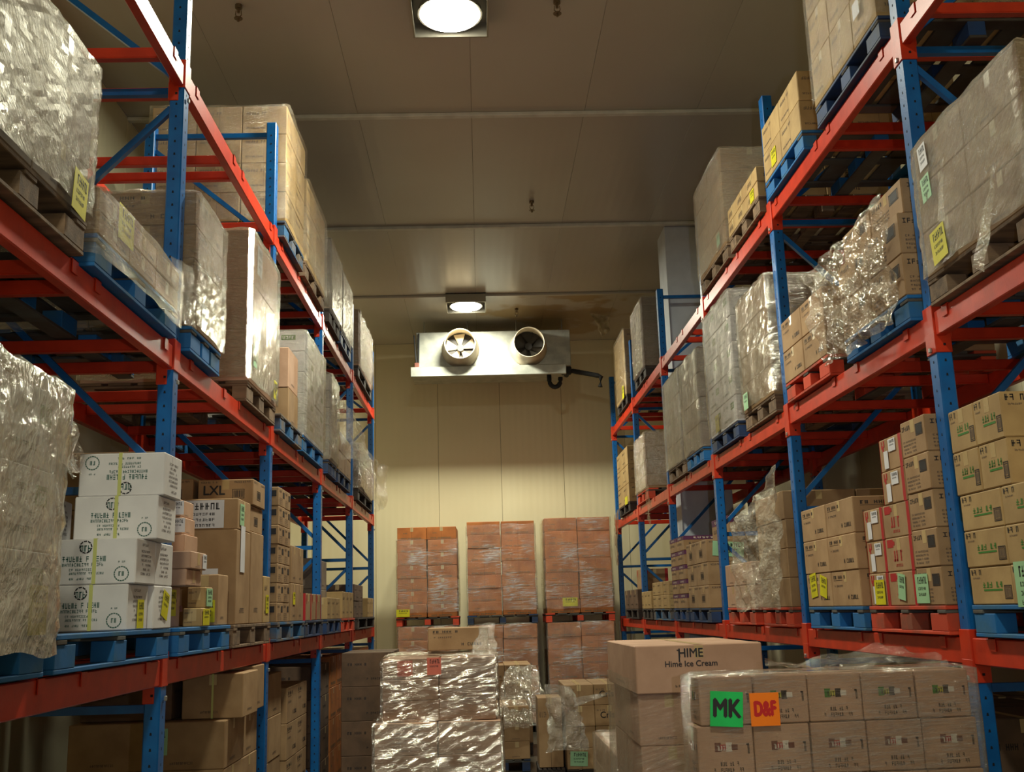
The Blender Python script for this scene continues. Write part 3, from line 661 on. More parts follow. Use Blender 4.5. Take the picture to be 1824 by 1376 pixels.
# middle level
s = rackload('L', Z2, 3.0, 4.06, 4.2, (2, 2, 3), 'grey', 'big load on left middle shelf', 'wood_grey', 'wooden pallet under the big wrapped load by the picture edge', 'film_diag', 'big glaring wrapped film at the upper edge, left middle shelf', seed=7, amp=.03)
sticker(s[(1, 1, 0)], 'R', .72, .25, .14, .17, 'label_yellow', 'yellow paper label', 3, .1, .03)
s = rackload('L', Z2, 4.17, 5.36, 3.74, (2, 3, 2), 'text', 'low load before first left post', 'wood_blue', 'bright blue pallet under the low cartons before first left post', 'film_clear', 'torn clear wrap over the low cartons, left middle shelf', seed=8, zfilm=.1)
sticker(s[(1, 0, 1)], 'R', .75, .3, .2, .16, 'label_yellow', 'large yellow paper label', 3, 0, .02)
sheet([(-1.5, 5.0, 3.72), (-1.5, 5.42, 3.8), (-1.47, 5.42, 3.45), (-1.47, 5.0, 3.4)], 14, 14, .02, 4, 'film_clear', 'crumpled film bunched against first left post, middle shelf')
s = rackload('L', Z2, 5.62, 6.28, 4.32, (2, 1, 4), 'text', 'load behind first left post', 'wood_blue', 'blue pallet just past the first left post', 'film_diag', 'glaring diagonal wrap just past first left post', seed=9, amp=.03)
sticker(s[(1, 0, 0)], 'R', .35, .6, .1, .14, 'label_white', 'white paper label', 2, 0, .004)
s = rackload('L', Z2, 7.02, 8.02, 4.62, (2, 1, 3), 'pink', 'tall load before second left post', 'wood_grey', 'bare wood pallet before the second left post', 'film_diag', 'shiny wrap on tall load before second left post', seed=10)
sticker(s[(1, 0, 2)], 'R', .3, .6, .16, .22, 'label_white', 'pale printed sheet', 3, 0, .004); sticker(s[(1, 0, 0)], 'R', .14, .55, .14, .16, 'label_green', 'pale green label', 3, 0, .02)
sticker(s[(1, 0, 0)], 'R', .88, .3, .12, .14, 'label_yellow', 'yellow label', 3, 0, .02)
s = rackload('L', Z2, 9.3, 10.5, 4.5, (2, 2, 5), 'white', 'white load on left middle shelf', 'wood_blue', 'blue pallet under the white cartons, left middle shelf', 'film_diag', 'shiny wrap over the white cartons, left middle shelf', seed=11)
pallet(LX0, LX1, 8.24, 9.25, Z2, 'wood_blue_worn', 'worn blue pallet under two loose cartons, left middle shelf')
for i, (z0, z1) in enumerate(((Z2 + PT, 3.85), (3.852, 4.2))):
    c = carton('pink' if i else 'plain', -2.0, -1.6, 8.75, 9.2, z0, z1, ['lower', 'upper'][i] + ' loose kraft carton before the white load, left middle shelf', 'two loose cartons')
    if i: sticker(c, 'F', .6, .12, .09, .08, 'label_red', 'small red sticker', 0)
rackload('L', Z2, 10.86, 11.5, 4.45, (2, 1, 5), 'grey', 'grey load past third left post', 'wood_bluedark', 'dark blue pallet past third left post, middle shelf', 'film_diag', 'bulging wrap past the third left post, middle shelf', seed=12, amp=.05)
sheet([(-1.5, 11.2, 4.3), (-1.35, 11.9, 4.1), (-1.2, 12.0, 3.65), (-1.48, 11.3, 3.6)], 18, 16, .05, 7, 'film_crumple', 'flying loose corner of film past third left post')
rackload('L', Z2, 11.6, 12.75, 3.98, (2, 2, 2), 'plain', 'unwrapped brown load before fourth post', 'wood_bluedark', 'dark blue pallet under the unwrapped brown cartons, middle shelf')
rackload('L', Z2, 13.5, 15.3, 4.12, (2, 3, 3), 'dark', 'end load on left middle shelf', 'wood_dark', 'dark pallet at the far end of left middle shelf', 'film_crumple', 'ragged shiny film on end load of left middle shelf', seed=13, amp=.05)
sheet([(-1.5, 15.0, 4.12), (-1.38, 15.75, 4.1), (-1.36, 15.75, 3.5), (-1.52, 15.2, 3.4)], 14, 18, .05, 17, 'film_clear', 'thin torn film trailing off the far left rack end')
# lower level: big film load at the picture edge
s = rackload('L', Z1, 3.0, 3.92, 2.78, (2, 2, 3), 'white', 'bagged load at the picture edge', 'wood_blue', 'blue pallet under the bagged load at the picture edge', None, None)
wrap(LX0, LX1, 3.01, 3.92, 1.86, 2.83, 'thick cloudy film bag over the load at the picture edge', 'film_thick', .05, .06, 21)
sheet([(-1.62, 3.7, 2.92), (-1.75, 4.35, 2.86), (-1.6, 4.4, 2.55), (-1.5, 3.9, 2.5)], 18, 14, .06, 9, 'film_crumple', 'pointed loose end of the cloudy film bag')
sticker(s[(1, 1, 0)], 'R', .75, .3, .15, .17, 'label_yellow', 'yellow label seen through film', 3, 0, .01)
# white strapped cartons
pallet(LX0, LX1, 4.0, 5.44, Z1, 'wood_blue', 'bright blue chipped pallet under the white strapped cartons')
zc = Z1 + PT
WC = [(-1.965, -1.585, 4.83, 5.12, 0, 'bottom'), (-1.965, -1.555, 4.83, 5.12, 1, 'second'), (-1.885, -1.50, 4.95, 5.24, 2, 'third'), (-1.885, -1.485, 4.97, 5.25, 3, 'top')]
for (a, b, c_, d_, i, nm) in WC:
    hh = .205; c = carton('whiteflip' if i == 3 else 'whitegreen', a, b, c_, d_, zc + i * hh, zc + (i + 1) * hh - .002, 'white carton with green print and strap, %s of the front stack' % nm, 'white strapped cartons', .0)
    m = MB(); x = R.uniform(-.02, .03); hx, hy = (b - a) / 2, (d_ - c_) / 2; q = hh - .002
    m.box(x - .008, -hy - .003, 0.002, x + .008, -hy, q, 'strap_yellow'); m.box(x - .008, hy, 0.002, x + .008, hy + .003, q, 'strap_yellow'); m.box(x - .008, -hy - .003, q, x + .008, hy + .003, q + .0015, 'strap_yellow')
    o = m.build('strap', c); o['label'] = 'yellow plastic strap'
    if i == 0: sticker(c, 'R', .6, .35, .09, .13, 'label_yellow', 'yellow label', 3, 0)
for i, nm in enumerate(('lower', 'upper')):
    c = carton('whitegreen', -1.97, -1.56, 5.14, 5.43, zc + i * .205, zc + (i + 1) * .205 - .002, '%s white carton directly behind the strapped front stack' % nm, 'white cartons behind the stack')
    if i == 0: sticker(c, 'R', .6, .55, .1, .13, 'label_yellow', 'curling yellow label', 2, .3)
for i in range(3):
    carton('whitegreen', -2.38, -1.98, 4.9, 5.2, zc + i * .205, zc + (i + 1) * .205 - .002, '%s white carton standing inward of the strapped stack' % ORD[i], 'white cartons inward of the stack', .12)
# brown cartons behind the white ones
pallet(LX0, LX1, 5.6, 6.72, Z1, 'wood_blue', 'blue pallet with white scuffs under the small mixed cartons')
for i in range(3):
    carton('lxl', -2.52, -1.86, 6.1, 6.5, zc + i * .335, zc + (i + 1) * .335 - .003, '%s large brown carton behind the white strapped cartons' % ORD[i], 'large brown cartons behind the white ones')
# mixed small cartons, left rack, between first and second post
pallet(LX0, LX1, 6.8, 7.98, Z1, 'wood_grey', 'bare wood pallet under mixed cartons, left lower shelf')
FREE = [
 ('berry', -1.86, -1.665, 5.68, 5.95, 0, .215, 'kraft carton with berry print and barcode by first left post'),
 ('pink', -1.9, -1.58, 5.75, 6.05, .217, .305, 'lower flat kraft carton beside the white stack'),
 ('pink', -1.9, -1.56, 5.75, 6.07, .307, .40, 'upper flat kraft carton beside the white stack'),
 ('yellow', -1.66, -1.56, 6.0, 6.2, 0, .1, 'little carton with dark yellow label, mixed cartons'),
 ('yellow', -1.66, -1.56, 6.08, 6.25, .102, .216, 'little carton with pale green label, mixed cartons'),
 ('pink', -1.88, -1.70, 6.12, 6.4, .402, .52, 'small carton above the flat cartons, mixed pile'),
 ('pink', -1.88, -1.72, 6.12, 6.4, .522, .62, 'small carton with lower white note, mixed pile'),
 ('pink', -1.88, -1.73, 6.12, 6.4, .622, .72, 'small carton with upper white note, mixed pile'),
 ('plain', -2.0, -1.57, 6.85, 7.25, 0, .60, 'large plain carton standing behind the flat cartons'),
 ('plain', -1.95, -1.57, 6.86, 7.24, .602, .80, 'carton with a big white paper sheet on top'),
 ('plain', -1.74, -1.58, 6.45, 6.7, 0, .30, 'upright carton with bright yellow label, mixed cartons'),
 ('lxl', -2.42, -1.98, 7.3, 7.7, .62, .80, 'lower marker carton at the back of mixed pile'),
 ('lxl', -2.44, -1.98, 7.3, 7.7, .802, .99, 'upper marker carton at the back of mixed pile'),
 ('lxl', -1.95, -1.58, 7.3, 7.7, .62, .80, 'lower marker carton by the second left post'),
 ('lxl', -1.95, -1.57, 7.3, 7.7, .802, .98, 'upper marker carton by the second left post'),
 ('plain', -1.95, -1.57, 7.3, 7.7, 0, .618, 'large carton supporting marker cartons by second left post'),
 ('plain', -2.44, -2.0, 7.3, 7.7, 0, .618, 'large carton at the back under marker cartons'),
 ('yellow', -1.72, -1.57, 7.73, 7.95, 0, .33, 'small upright carton close before second left post'),
]
fr = {}
for k, a, b, c_, d_, z0, z1, lb in FREE: fr[lb] = carton(k, a, b, c_, d_, zc + z0, zc + z1, lb, 'mixed small cartons on left lower shelf')
fl = list(fr.values())
sticker(fl[0], 'R', .4, .6, .15, .14, 'label_yellow', 'yellow label', 3); sticker(fl[3], 'R', .5, .5, .14, .09, 'label_yellow', 'yellow label', 2); sticker(fl[4], 'R', .5, .5, .13, .1, 'label_green', 'pale green label', 3)
sticker(fl[2], 'R', .85, .5, .08, .08, 'label_white', 'white label', 2); sticker(fl[6], 'F', .8, .5, .1, .08, 'label_white', 'white note', 2); sticker(fl[7], 'F', .8, .5, .1, .08, 'label_white', 'white note', 2)
sticker(fl[8], 'F', .62, .42, .1, .2, 'label_white', 'blank white paper', 0); sticker(fl[9], 'F', .4, .5, .28, .18, 'label_white', 'large white handwritten sheet', 4); sticker(fl[9], 'R', .3, .5, .12, .14, 'label_green', 'pale green label', 3)
sticker(fl[10], 'F', .6, .28, .1, .13, 'label_yellow', 'bright yellow label', 3); sticker(fl[8], 'R', .4, .8, .12, .3, 'label_white', 'long pale sheet', 0); sticker(fl[17], 'R', .5, .4, .1, .13, 'label_yellow', 'yellow label', 3)
for i in (11, 12, 13, 14):
    lettering(fl[i], 'LXL', .09, 'ink_black', (-.08, -.2032 + .0, .1), (PI / 2, 0, 0), .002)
# past the second post
pallet(LX0, LX1, 8.24, 9.5, Z1, 'wood_blue_worn', 'worn blue pallet under the column of small cartons')
stack('black', -1.98, -1.57, 8.26, 8.78, zc, 2.95, 2, 2, 7, 'pile past second left post', 'L')
pallet(LX0, LX1, 9.55, 10.6, Z1, 'wood_bluedark', 'dark blue pallet under low cartons before third left post')
pallet(LX0, LX1, 10.84, 11.95, Z1, 'wood_bluedark', 'dark blue pallet just past third left post, lower shelf')
pallet(LX0, LX1, 12.02, 13.2, Z1, 'wood_red', 'reddish pallet before the fourth left post, lower shelf')
pallet(LX0, LX1, 13.5, 15.6, Z1, 'wood_dark', 'dark pallet at far end of left lower shelf')
c = stack('plain', -2.0, -1.57, 8.85, 9.45, zc, zc + .62, 1, 2, 2, 'pair of piles past small cartons', 'L')
sticker(c[(0, 0, 0)], 'R', .4, .6, .1, .1, 'label_yellow', 'yellow label', 2)
c = stack('red', -2.1, -1.57, 9.6, 10.5, zc, zc + .24, 1, 3, 1, 'low red marked row before third post', 'L')
stack('plain', -2.5, -1.75, 9.7, 10.5, zc + .242, zc + .55, 2, 1, 1, 'brown pair before the third post', 'L')
stack('grey', -2.5, -1.72, 10.9, 11.9, zc, zc + .62, 2, 2, 2, 'block past third left post', 'L')
stack('yellow', -1.70, -1.57, 10.9, 11.9, zc, zc + .22, 1, 3, 1, 'narrow row edging the third bay', 'L')
stack('yellow', -2.2, -1.57, 12.1, 13.1, zc, zc + .3, 1, 3, 1, 'row before fourth left post', 'L')
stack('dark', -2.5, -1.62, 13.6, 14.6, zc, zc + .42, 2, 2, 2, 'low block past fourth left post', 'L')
stack('yellow', -2.1, -1.57, 14.7, 15.5, zc, zc + .26, 1, 3, 1, 'row at far end left rack', 'L')
# floor level of the left rack
def floorload(x0, x1, y0, y1, top, n, kind, phrase, side, plab, wood='wood_dark', **kw):
    pallet(x0, x1, y0, y1, 0, wood, plab); return stack(kind, x0, x1, y0, y1, PT, top, *n, phrase, side, **kw)
s2 = floorload(-2.62, -1.64, 6.98, 7.96, 1.32, (2, 2, 4), 'plain', 'floor load before second left post', 'L', 'dark floor pallet before the second left post')
sticker(s2[(1, 0, 3)], 'F', .12, .6, .14, .16, 'label_green', 'pale green label', 3)
c = carton('plain', -1.95, -1.56, 7.1, 7.55, 1.322, 1.6, 'strapped kraft carton on top under the orange beam', None)
m = MB(); m.box(-.006, -.229, 0, .006, -.2255, .278, 'strap_yellow'); m.build('strap', c)['label'] = 'thin yellow strap'
carton('dark', -2.6, -2.02, 7.1, 7.6, 1.322, 1.58, 'dim carton beside the strapped carton under the beam', None)
carton('plain', -1.95, -1.6, 7.6, 7.95, 1.322, 1.62, 'kraft carton behind the strapped carton under the beam', None)
s3 = floorload(-2.7, -1.72, 8.3, 9.3, 1.5, (2, 2, 4), 'plain', 'floor load past second left post', 'L', 'dark floor pallet past the second left post')
sticker(s3[(1, 0, 1)], 'F', .8, .5, .12, .2, 'label_white', 'white paper sheet', 0)
floorload(-2.7, -1.7, 9.45, 10.5, 1.35, (2, 2, 4), 'text', 'floor load before third left post', 'L', 'dark floor pallet before the third left post')
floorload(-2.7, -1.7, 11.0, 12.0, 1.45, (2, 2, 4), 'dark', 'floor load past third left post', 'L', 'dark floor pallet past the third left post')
floorload(-2.7, -1.7, 12.1, 13.1, 1.5, (2, 2, 4), 'brown', 'floor load before fourth left post', 'L', 'dark floor pallet before the fourth left post')
floorload(-2.7, -1.65, 13.6, 15.6, 1.5, (2, 3, 4), 'brown', 'floor load at far left end', 'L', 'dark floor pallet at the far left end')
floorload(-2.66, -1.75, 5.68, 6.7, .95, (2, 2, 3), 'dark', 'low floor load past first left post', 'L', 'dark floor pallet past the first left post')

# ================================================================== RIGHT RACK, top level
s = rackload('R', Z3, 5.28, 6.42, 6.12, (2, 3, 3), 'yellow', 'near load on right top shelf', 'wood_bluedark', 'dark blue pallet past the first right post, top shelf', 'film_clear', 'clear wrap on near load of right top shelf', seed=31)
sticker(s[(0, 0, 0)], 'L', .35, .6, .1, .1, 'label_white', 'glaring white label', 0, 0, .02)
s = rackload('R', Z3, 6.72, 7.68, 5.62, (3, 2, 2), 'yellow', 'low load before second right post', 'wood_blue', 'blue pallet before the second right post, top shelf')
sticker(s[(0, 1, 0)], 'L', .6, .45, .13, .13, 'label_yellow', 'bright yellow label', 2)
s = rackload('R', Z3, 7.9, 8.92, 5.42, (2, 3, 2), 'slats', 'slim load past second right post', 'wood_grey', 'grey pallet past the second right post, top shelf')
sticker(s[(0, 0, 0)], 'L', .5, .5, .12, .1, 'label_yellow', 'yellow label', 2)
s = rackload('R', Z3, 9.02, 10.2, 6.1, (2, 2, 4), 'plain', 'tall load before third right post', 'wood_grey', 'wooden pallet before third right post, top shelf', 'film_diag', 'smooth wrap on tall load before third right post', seed=33)
sticker(s[(0, 0, 0)], 'L', .6, .5, .12, .12, 'label_green', 'pale green label', 2, 0, .02)
rackload('R', Z3, 13.92, 14.95, 6.14, (2, 2, 9), 'dark', 'slender load beside the column', 'wood_dark', 'dark pallet beside the white column, top shelf', 'film_diag', 'glittering wrap beside the white column, top shelf', seed=34, amp=.03)
s = rackload('R', Z3, 15.8, 17.0, 6.2, (2, 2, 3), 'yellow', 'end load on right top shelf', 'wood_dark', 'dark pallet at far end of right top shelf', 'film_clear', 'clear wrap on end load of right top shelf', seed=35)
sticker(s[(0, 0, 0)], 'L', .6, .2, .2, .2, 'label_yellow', 'yellow label', 2, 0, .02)
# middle level
s = rackload('R', Z2, 3.95, 5.05, 4.24, (2, 2, 3), 'plain', 'big near load on right middle shelf', 'wood_grey', 'scuffed grey pallet under the big near load', 'film_diag', 'big wrinkled wrap nearest on right middle shelf', seed=36, amp=.03)
sticker(s[(0, 1, 0)], 'L', .42, .45, .16, .17, 'label_yellow', 'bright yellow label', 3, -.1, .03)
sticker(s[(0, 1, 2)], 'L', .3, .5, .09, .13, 'label_white', 'small pale label', 3, -.1, .03); sticker(s[(0, 1, 1)], 'L', .3, .8, .1, .13, 'label_green', 'small pale green label', 3, -.1, .03)
sheet([(2.22, 4.1, 3.75), (2.24, 4.2, 3.76), (2.2, 4.34, 3.36), (2.22, 4.28, 3.32)], 5, 18, .02, 5, 'film_crumple', 'twisted white tail of film over near right beam')
sheet([(2.23, 4.55, 3.98), (2.235, 4.6, 3.98), (2.2, 4.66, 3.7), (2.21, 4.62, 3.68)], 4, 14, .012, 6, 'film_crumple', 'short twisted film strand on big near load')
s = rackload('R', Z2, 5.3, 6.3, 4.0, (3, 2, 2), 'black', 'load under crumpled film, right', 'wood_blue', 'blue pallet past the first right post, middle shelf')
for y in (0, 1): carton('black', 2.33, 2.85, 5.32 + y * .48, 5.78 + y * .48, 4.0, 4.2, ['near', 'far'][y] + ' loose topmost carton beside the crumpled film', 'loose topmost cartons')
sheet([(2.2, 5.22, 4.08), (2.16, 6.55, 4.02), (2.24, 6.5, 3.4), (2.26, 5.35, 3.42)], 60, 44, .055, 11, 'film_crumple', 'big crumpled glittering film hanging past first right post', freq=7)
s = rackload('R', Z2, 6.62, 7.6, 4.0, (2, 2, 2), 'text', 'load before second right post', 'wood_red', 'orange pallet before the second right post, middle shelf')
s = rackload('R', Z2, 7.9, 8.85, 4.5, (2, 1, 4), 'plain', 'glaring load past second right post', 'wood_grey', 'wooden pallet past second right post, middle shelf', 'film_diag', 'brightly glaring wrap past second right post', seed=38, amp=.035)
sticker(s[(0, 0, 0)], 'L', .2, .35, .14, .14, 'label_green', 'pale green label', 2, 0, .03)
s = rackload('R', Z2, 9.1, 10.2, 4.75, (3, 2, 5), 'white', 'white load on right middle shelf', 'wood_bluedark', 'dark blue pallet under the white load, right middle shelf', 'film_diag', 'glossy wrap over the white load, right middle shelf', seed=39, amp=.03)
sticker(s[(0, 1, 0)], 'L', .7, .4, .14, .16, 'label_yellow', 'yellow label', 2, 0, .02)
rackload('R', Z2, 10.6, 11.5, 4.58, (2, 2, 4), 'grey', 'pale load past third right post', 'wood_blue', 'blue pallet past the third right post, middle shelf', 'film_diag', 'cloudy wrap past the third right post', seed=40, amp=.04)
rackload('R', Z2, 11.58, 12.65, 4.6, (2, 2, 4), 'grey', 'pale load before fourth right post', 'wood_grey', 'wooden pallet before the fourth right post, middle shelf', 'film_diag', 'cloudy wrap before the fourth right post', seed=41, amp=.04)
rackload('R', Z2, 14.3, 15.3, 4.3, (2, 2, 4), 'plain', 'load past the column, middle shelf', 'wood_red', 'red pallet past the white column, middle shelf', 'film_crumple', 'ragged film past the white column, middle shelf', seed=42, amp=.04)
s = rackload('R', Z2, 16.1, 17.4, 4.4, (2, 2, 3), 'yellow', 'end load on right middle shelf', 'wood_dark', 'dark pallet at far end of right middle shelf')
sticker(s[(0, 0, 0)], 'L', .5, .15, .3, .12, 'label_yellow', 'yellow label', 0)
sheet([(2.22, 16.9, 3.5), (2.25, 17.7, 3.4), (2.24, 17.6, 2.65), (2.22, 17.2, 2.6)], 12, 20, .04, 14, 'film_clear', 'film strip dangling below the farthest right bay', taper=.2)
sheet([(2.2, 13.6, 3.5), (2.2, 13.9, 3.5), (2.22, 13.8, 3.0), (2.22, 13.7, 2.95)], 8, 14, .04, 15, 'film_clear', 'film wisp dangling beside the white column')
# lower level
s = rackload('R', Z1, 3.75, 4.98, 2.42, (3, 3, 3), 'green', 'green printed block, right lower shelf', 'wood_blue', 'big blue pallet under the green printed cartons')
for iy in range(2):
    for ix in range(3):
        for iz in range(2):
            carton('green', RX0 + ix * .376 + .003, RX0 + (ix + 1) * .376 - .003, 4.46 + iy * .265 + .003, 4.46 + (iy + 1) * .265 - .003, 2.421 + iz * .205, 2.421 + (iz + 1) * .205 - .002,
                   'green printed carton, %s, %s %s, on the green printed block' % (['fourth row', 'top row'][iz], ['near', 'far'][iy], ['aisle side', 'central', 'inner side'][ix]), 'upper green printed cartons')
sticker(s[(0, 1, 0)], 'L', .35, .5, .2, .19, 'label_green', 'pale green handwritten label', 4)
pallet(RX0, RX1, 5.26, 6.32, Z1, 'wood_red', 'orange and blue pallet under the red banded cartons')
s = stack('black', RX0 + .0, RX0 + .9, 5.26, 5.58, zc, 2.88, 2, 1, 5, 'tall pile past first right post', 'R')
sticker(s[(0, 0, 0)], 'L', .2, .45, .16, .15, 'label_green', 'pale green label', 3)
for i in range(5):
    spans = [(5.6, 5.98), (5.985, 6.28)] if i < 3 else [(5.61, 5.93)]
    for j, (ya_, yb_) in enumerate(spans):
        far = j == 1 or i > 2
        c = carton('red' if far else 'redbow', RX0 + .01, RX0 + .4, ya_, yb_, zc + i * .186, zc + (i + 1) * .186 - .002, ('red banded carton with white labels, %s row beside tall pile' if far else 'carton with red bow print, %s row beside tall pile') % (ORD[i] if i < 4 else 'top'), 'red banded cartons')
        if far: sticker(c, 'L', .6, .74, .1, .07, 'label_white', 'white barcode label', 2); sticker(c, 'L', .3, .34, .06, .1, 'label_white', 'plain white label', 0)
        if i == 0 and far: sticker(c, 'L', .55, .42, .15, .14, 'label_yellow', 'yellow label', 3, 0, .006)
        if i == 0 and not far: sticker(c, 'L', .5, .55, .1, .14, 'label_green', 'curled pale green label', 2, .15, .006)
s = rackload('R', Z1, 6.42, 7.5, 2.58, (2, 2, 3), 'text', 'tan block before second right post', 'wood_blue', 'worn blue pallet before the second right post')
sticker(s[(0, 1, 0)], 'L', .7, .6, .14, .14, 'label_yellow', 'crumpled yellow label', 2, .2); sticker(s[(0, 1, 0)], 'L', .3, .65, .14, .16, 'label_yellow', 'yellow label', 3, -.1)
s = rackload('R', Z1, 7.9, 8.75, 2.78, (2, 1, 4), 'plain', 'filmed load past second right post', 'wood_red', 'reddish pallet past second right post, lower shelf')
sheet([(2.27, 7.86, 2.95), (2.1, 8.75, 2.6), (2.12, 8.8, 1.9), (2.22, 7.86, 1.9)], 44, 44, .05, 19, 'film_drape', 'wide loose film curtain by second right post')
s = rackload('R', Z1, 9.0, 10.0, 2.3, (2, 2, 2), 'pink', 'low pair before third right post', 'wood_red', 'dark red pallet before third right post, lower shelf')
sticker(s[(0, 0, 1)], 'F', .4, .4, .2, .18, 'label_yellow', 'yellow label', 2); sticker(s[(0, 0, 1)], 'F', .4, .85, .13, .08, 'label_green', 'pale green label', 1)
stack('purple', RX0 + .35, RX1, 9.3, 10.0, 2.3, 2.66, 2, 1, 1, 'dark pair behind the low pair', 'R')
s = rackload('R', Z1, 10.75, 11.85, 2.6, (2, 2, 3), 'lxl', 'three rows past third right post', 'wood_bluedark', 'dark blue pallet past third right post, lower shelf')
sticker(s[(0, 0, 2)], 'F', .4, .55, .32, .15, 'label_green', 'pale green handwritten strip', 3, .08)
stack('purple', RX0 + .3, RX1, 11.0, 11.8, 2.602, 2.86, 1, 1, 1, 'laid over the three rows', 'R')
rackload('R', Z1, 11.95, 12.85, 2.72, (2, 2, 5), 'purple', 'purple pile before fourth right post', 'wood_bluedark', 'dark blue pallet under the purple topped pile')
pallet(RX0, 2.5, 13.08, 14.4, Z1, 'wood_blue_worn', 'narrow worn pallet beside the column, lower shelf')
stack('yellow', RX0, 2.5, 13.1, 14.38, zc, 2.25, 1, 3, 2, 'low cartons past fourth right post', 'R')
rackload('R', Z1, 14.5, 15.4, 2.15, (2, 3, 1), 'yellow', 'low row before fifth right post', 'wood_dark', 'dark pallet before the fifth right post, lower shelf')
rackload('R', Z1, 15.8, 17.2, 2.2, (2, 3, 1), 'dark', 'low row in last right bay', 'wood_dark', 'dark pallet in the last right bay, lower shelf')
carton('red', 2.4, 2.8, 16.0, 16.5, 2.202, 2.5, 'single carton with red mark atop last right row', None)
# floor level right
for y0_, nm in ((3.0, 'edge of view'), (5.4, 'first bay'), (6.6, 'second half of first bay'), (8.0, 'second bay')):
    floorload(2.45, 3.4, y0_, y0_ + 1.05, 1.35, (2, 2, 3), 'dark', 'right floor load, ' + nm, 'R', 'dark floor pallet on the right, ' + nm)

# ================================================================== BACK WALL STACKS
BX = [(-1.44, -.39), (-.26, .92), (1.04, 2.2)]; BN = ['one', 'two', 'three']
nmv = ['beside the tall wall shadow', 'in the middle of three', 'beside the right rack']
for i, (a, b) in enumerate(BX):
    ph = ['stack by left rack', 'middle stack', 'stack by right rack'][i]
    y0_ = [17.85, 17.8, 17.8][i]
    pallet(a, b, y0_, y0_ + 1.05, 0, 'wood_dark', 'floor pallet of the lower tier, back wall ' + ph)
    stack('brown', a + .02, b - .02, y0_, y0_ + 1.05, .15, 1.72, 2, 2, 7, 'lower tier, back wall ' + ph, 'C', gap=.007, jit=.007, skip=lambda ix, iy, iz: iz < 2 and iy == 1)
    wrap(a + .02, b - .02, y0_, y0_ + 1.05, .3, 1.72, 'streaky wrap on lower tier, back wall ' + ph, 'film_back', seed=50 + i, amp=.02)
    pallet(a, b, y0_, y0_ + 1.05, 1.725, 'wood_red' if i != 1 else 'wood_bluedark', 'raised pallet between tiers, back wall ' + ph)
    tp = [3.36, 3.42, 3.45][i]; nn = [7, 7, 7][i]
    s = stack('brown', a + .02, b - .02, y0_, y0_ + 1.05, 1.875, tp, 2, 2, nn, 'upper tier, back wall ' + ph, 'C', gap=.007, jit=.007)
    wrap(a + .02, b - .02, y0_, y0_ + 1.05, 1.95, tp - [.2, .05, .0][i], 'streaky wrap on upper tier, back wall ' + ph, 'film_back', seed=55 + i, amp=.02, top=False)
    if i == 0: sticker(s[(0, 0, 0)], 'F', .2, .35, .22, .12, 'label_yellow', 'yellow label', 2, 0, .02)
    if i == 2: sticker(s[(0, 0, 0)], 'F', .7, .8, .25, .14, 'label_yellow', 'yellow label', 2, 0, .02)
# white poles at the wall behind
for i, (x, y, h) in enumerate(((2.235, 18.95, 1.75), (2.42, 19.0, 1.7), (2.62, 19.05, 1.7))):
    m = MB(); m.tube([(0, 0, 0), (0, 0, h)], .02, 'pipe_white', 10); o = m.build('pipe', None, (x, y, 0), smooth=True)
    tag(o, ['thin white pipe beside the brown stacks', 'thin white pipe in front of rack end', 'thin white pipe seen through rack end'][i], 'pipe', 'thin white wall pipes')

# ================================================================== MIDDLE OF THE AISLE
# silvery wrapped load
px0, px1, py = -.80, .09, 8.5
pallet(-.88, .13, 8.45, 9.5, 0, 'wood_dark', 'dark pallet under the silvery wrapped aisle load')
s = stack('pink', -.86, .12, 8.5, 9.45, .15, 1.12, 2, 2, 4, 'lower half, silvery aisle load', 'C')
s = stack('pink', px0, px1, 8.55, 9.4, 1.122, 1.6, 2, 2, 3, 'upper half, silvery aisle load', 'C')
w1 = wrap(-.86, .12, 8.5, 9.45, .16, 1.12, 'crinkled silvery wrap, lower half of aisle load', 'film_flat', seed=60, amp=.035, top=False)
w2 = wrap(px0, px1, 8.55, 9.4, 1.13, 1.6, 'crinkled silvery wrap with orange labels, aisle load top', 'film_flat', seed=61, amp=.035)
sticker(w2, 'F', .46, .85, .11, .13, 'label_salmon', 'orange paper label', 2, 0, .05, dims=(px1 - px0, .85, .48)); sticker(w2, 'F', .2, .82, .12, .12, 'label_salmon', 'orange label under film', 0, 0, -.002, dims=(px1 - px0, .85, .48))
c = carton('text', -.46, .04, 8.95, 9.35, 1.64, 1.82, 'kraft carton lying on top of the silvery aisle load')
sheet([(-.1, 8.7, 1.62), (.1, 8.6, 1.6), (.1, 8.8, 1.84), (-.02, 8.9, 1.84)], 16, 16, .04, 23, 'film_crumple', 'upright tuft of film on the silvery aisle load')
# load behind it, dark board standing in for the silvery load's flash shadow
floorload(-1.52, -.98, 11.6, 12.6, 1.55, (1, 2, 4), 'dark', 'shade-coloured load between rack and silvery load', 'L', 'pallet of the shade-coloured load beside silvery load')
# mid-distance loads
s = floorload(-.1, .55, 13.6, 14.6, .78, (2, 2, 3), 'plain', 'low load behind silvery load', 'C', 'blue pallet behind the silvery aisle load', 'wood_bluedark')
s = floorload(-.1, .66, 15.2, 16.3, 1.2, (2, 2, 5), 'text', 'low stack before middle wall stack', 'C', 'pallet before the middle wall stack')
sheet([(.3, 14.3, 1.25), (.66, 14.2, 1.25), (.85, 13.4, .55), (.1, 13.3, .6)], 24, 24, .06, 25, 'film_crumple', 'loose film collapsing over low load behind silvery load')
s = floorload(.92, 1.95, 12.6, 13.6, 1.08, (3, 2, 4), 'crisp', 'script marked load in mid aisle', 'C', 'pallet under the script marked load')
for i, c in enumerate([s[k] for k in ((1, 0, 2), (2, 0, 1), (1, 0, 3))]): lettering(c, ['Crispy', 'Crispy', 'Crispy'][i], .1, 'ink_black', (0.02, -.2495, .12), (PI / 2, 0, 0), .001)
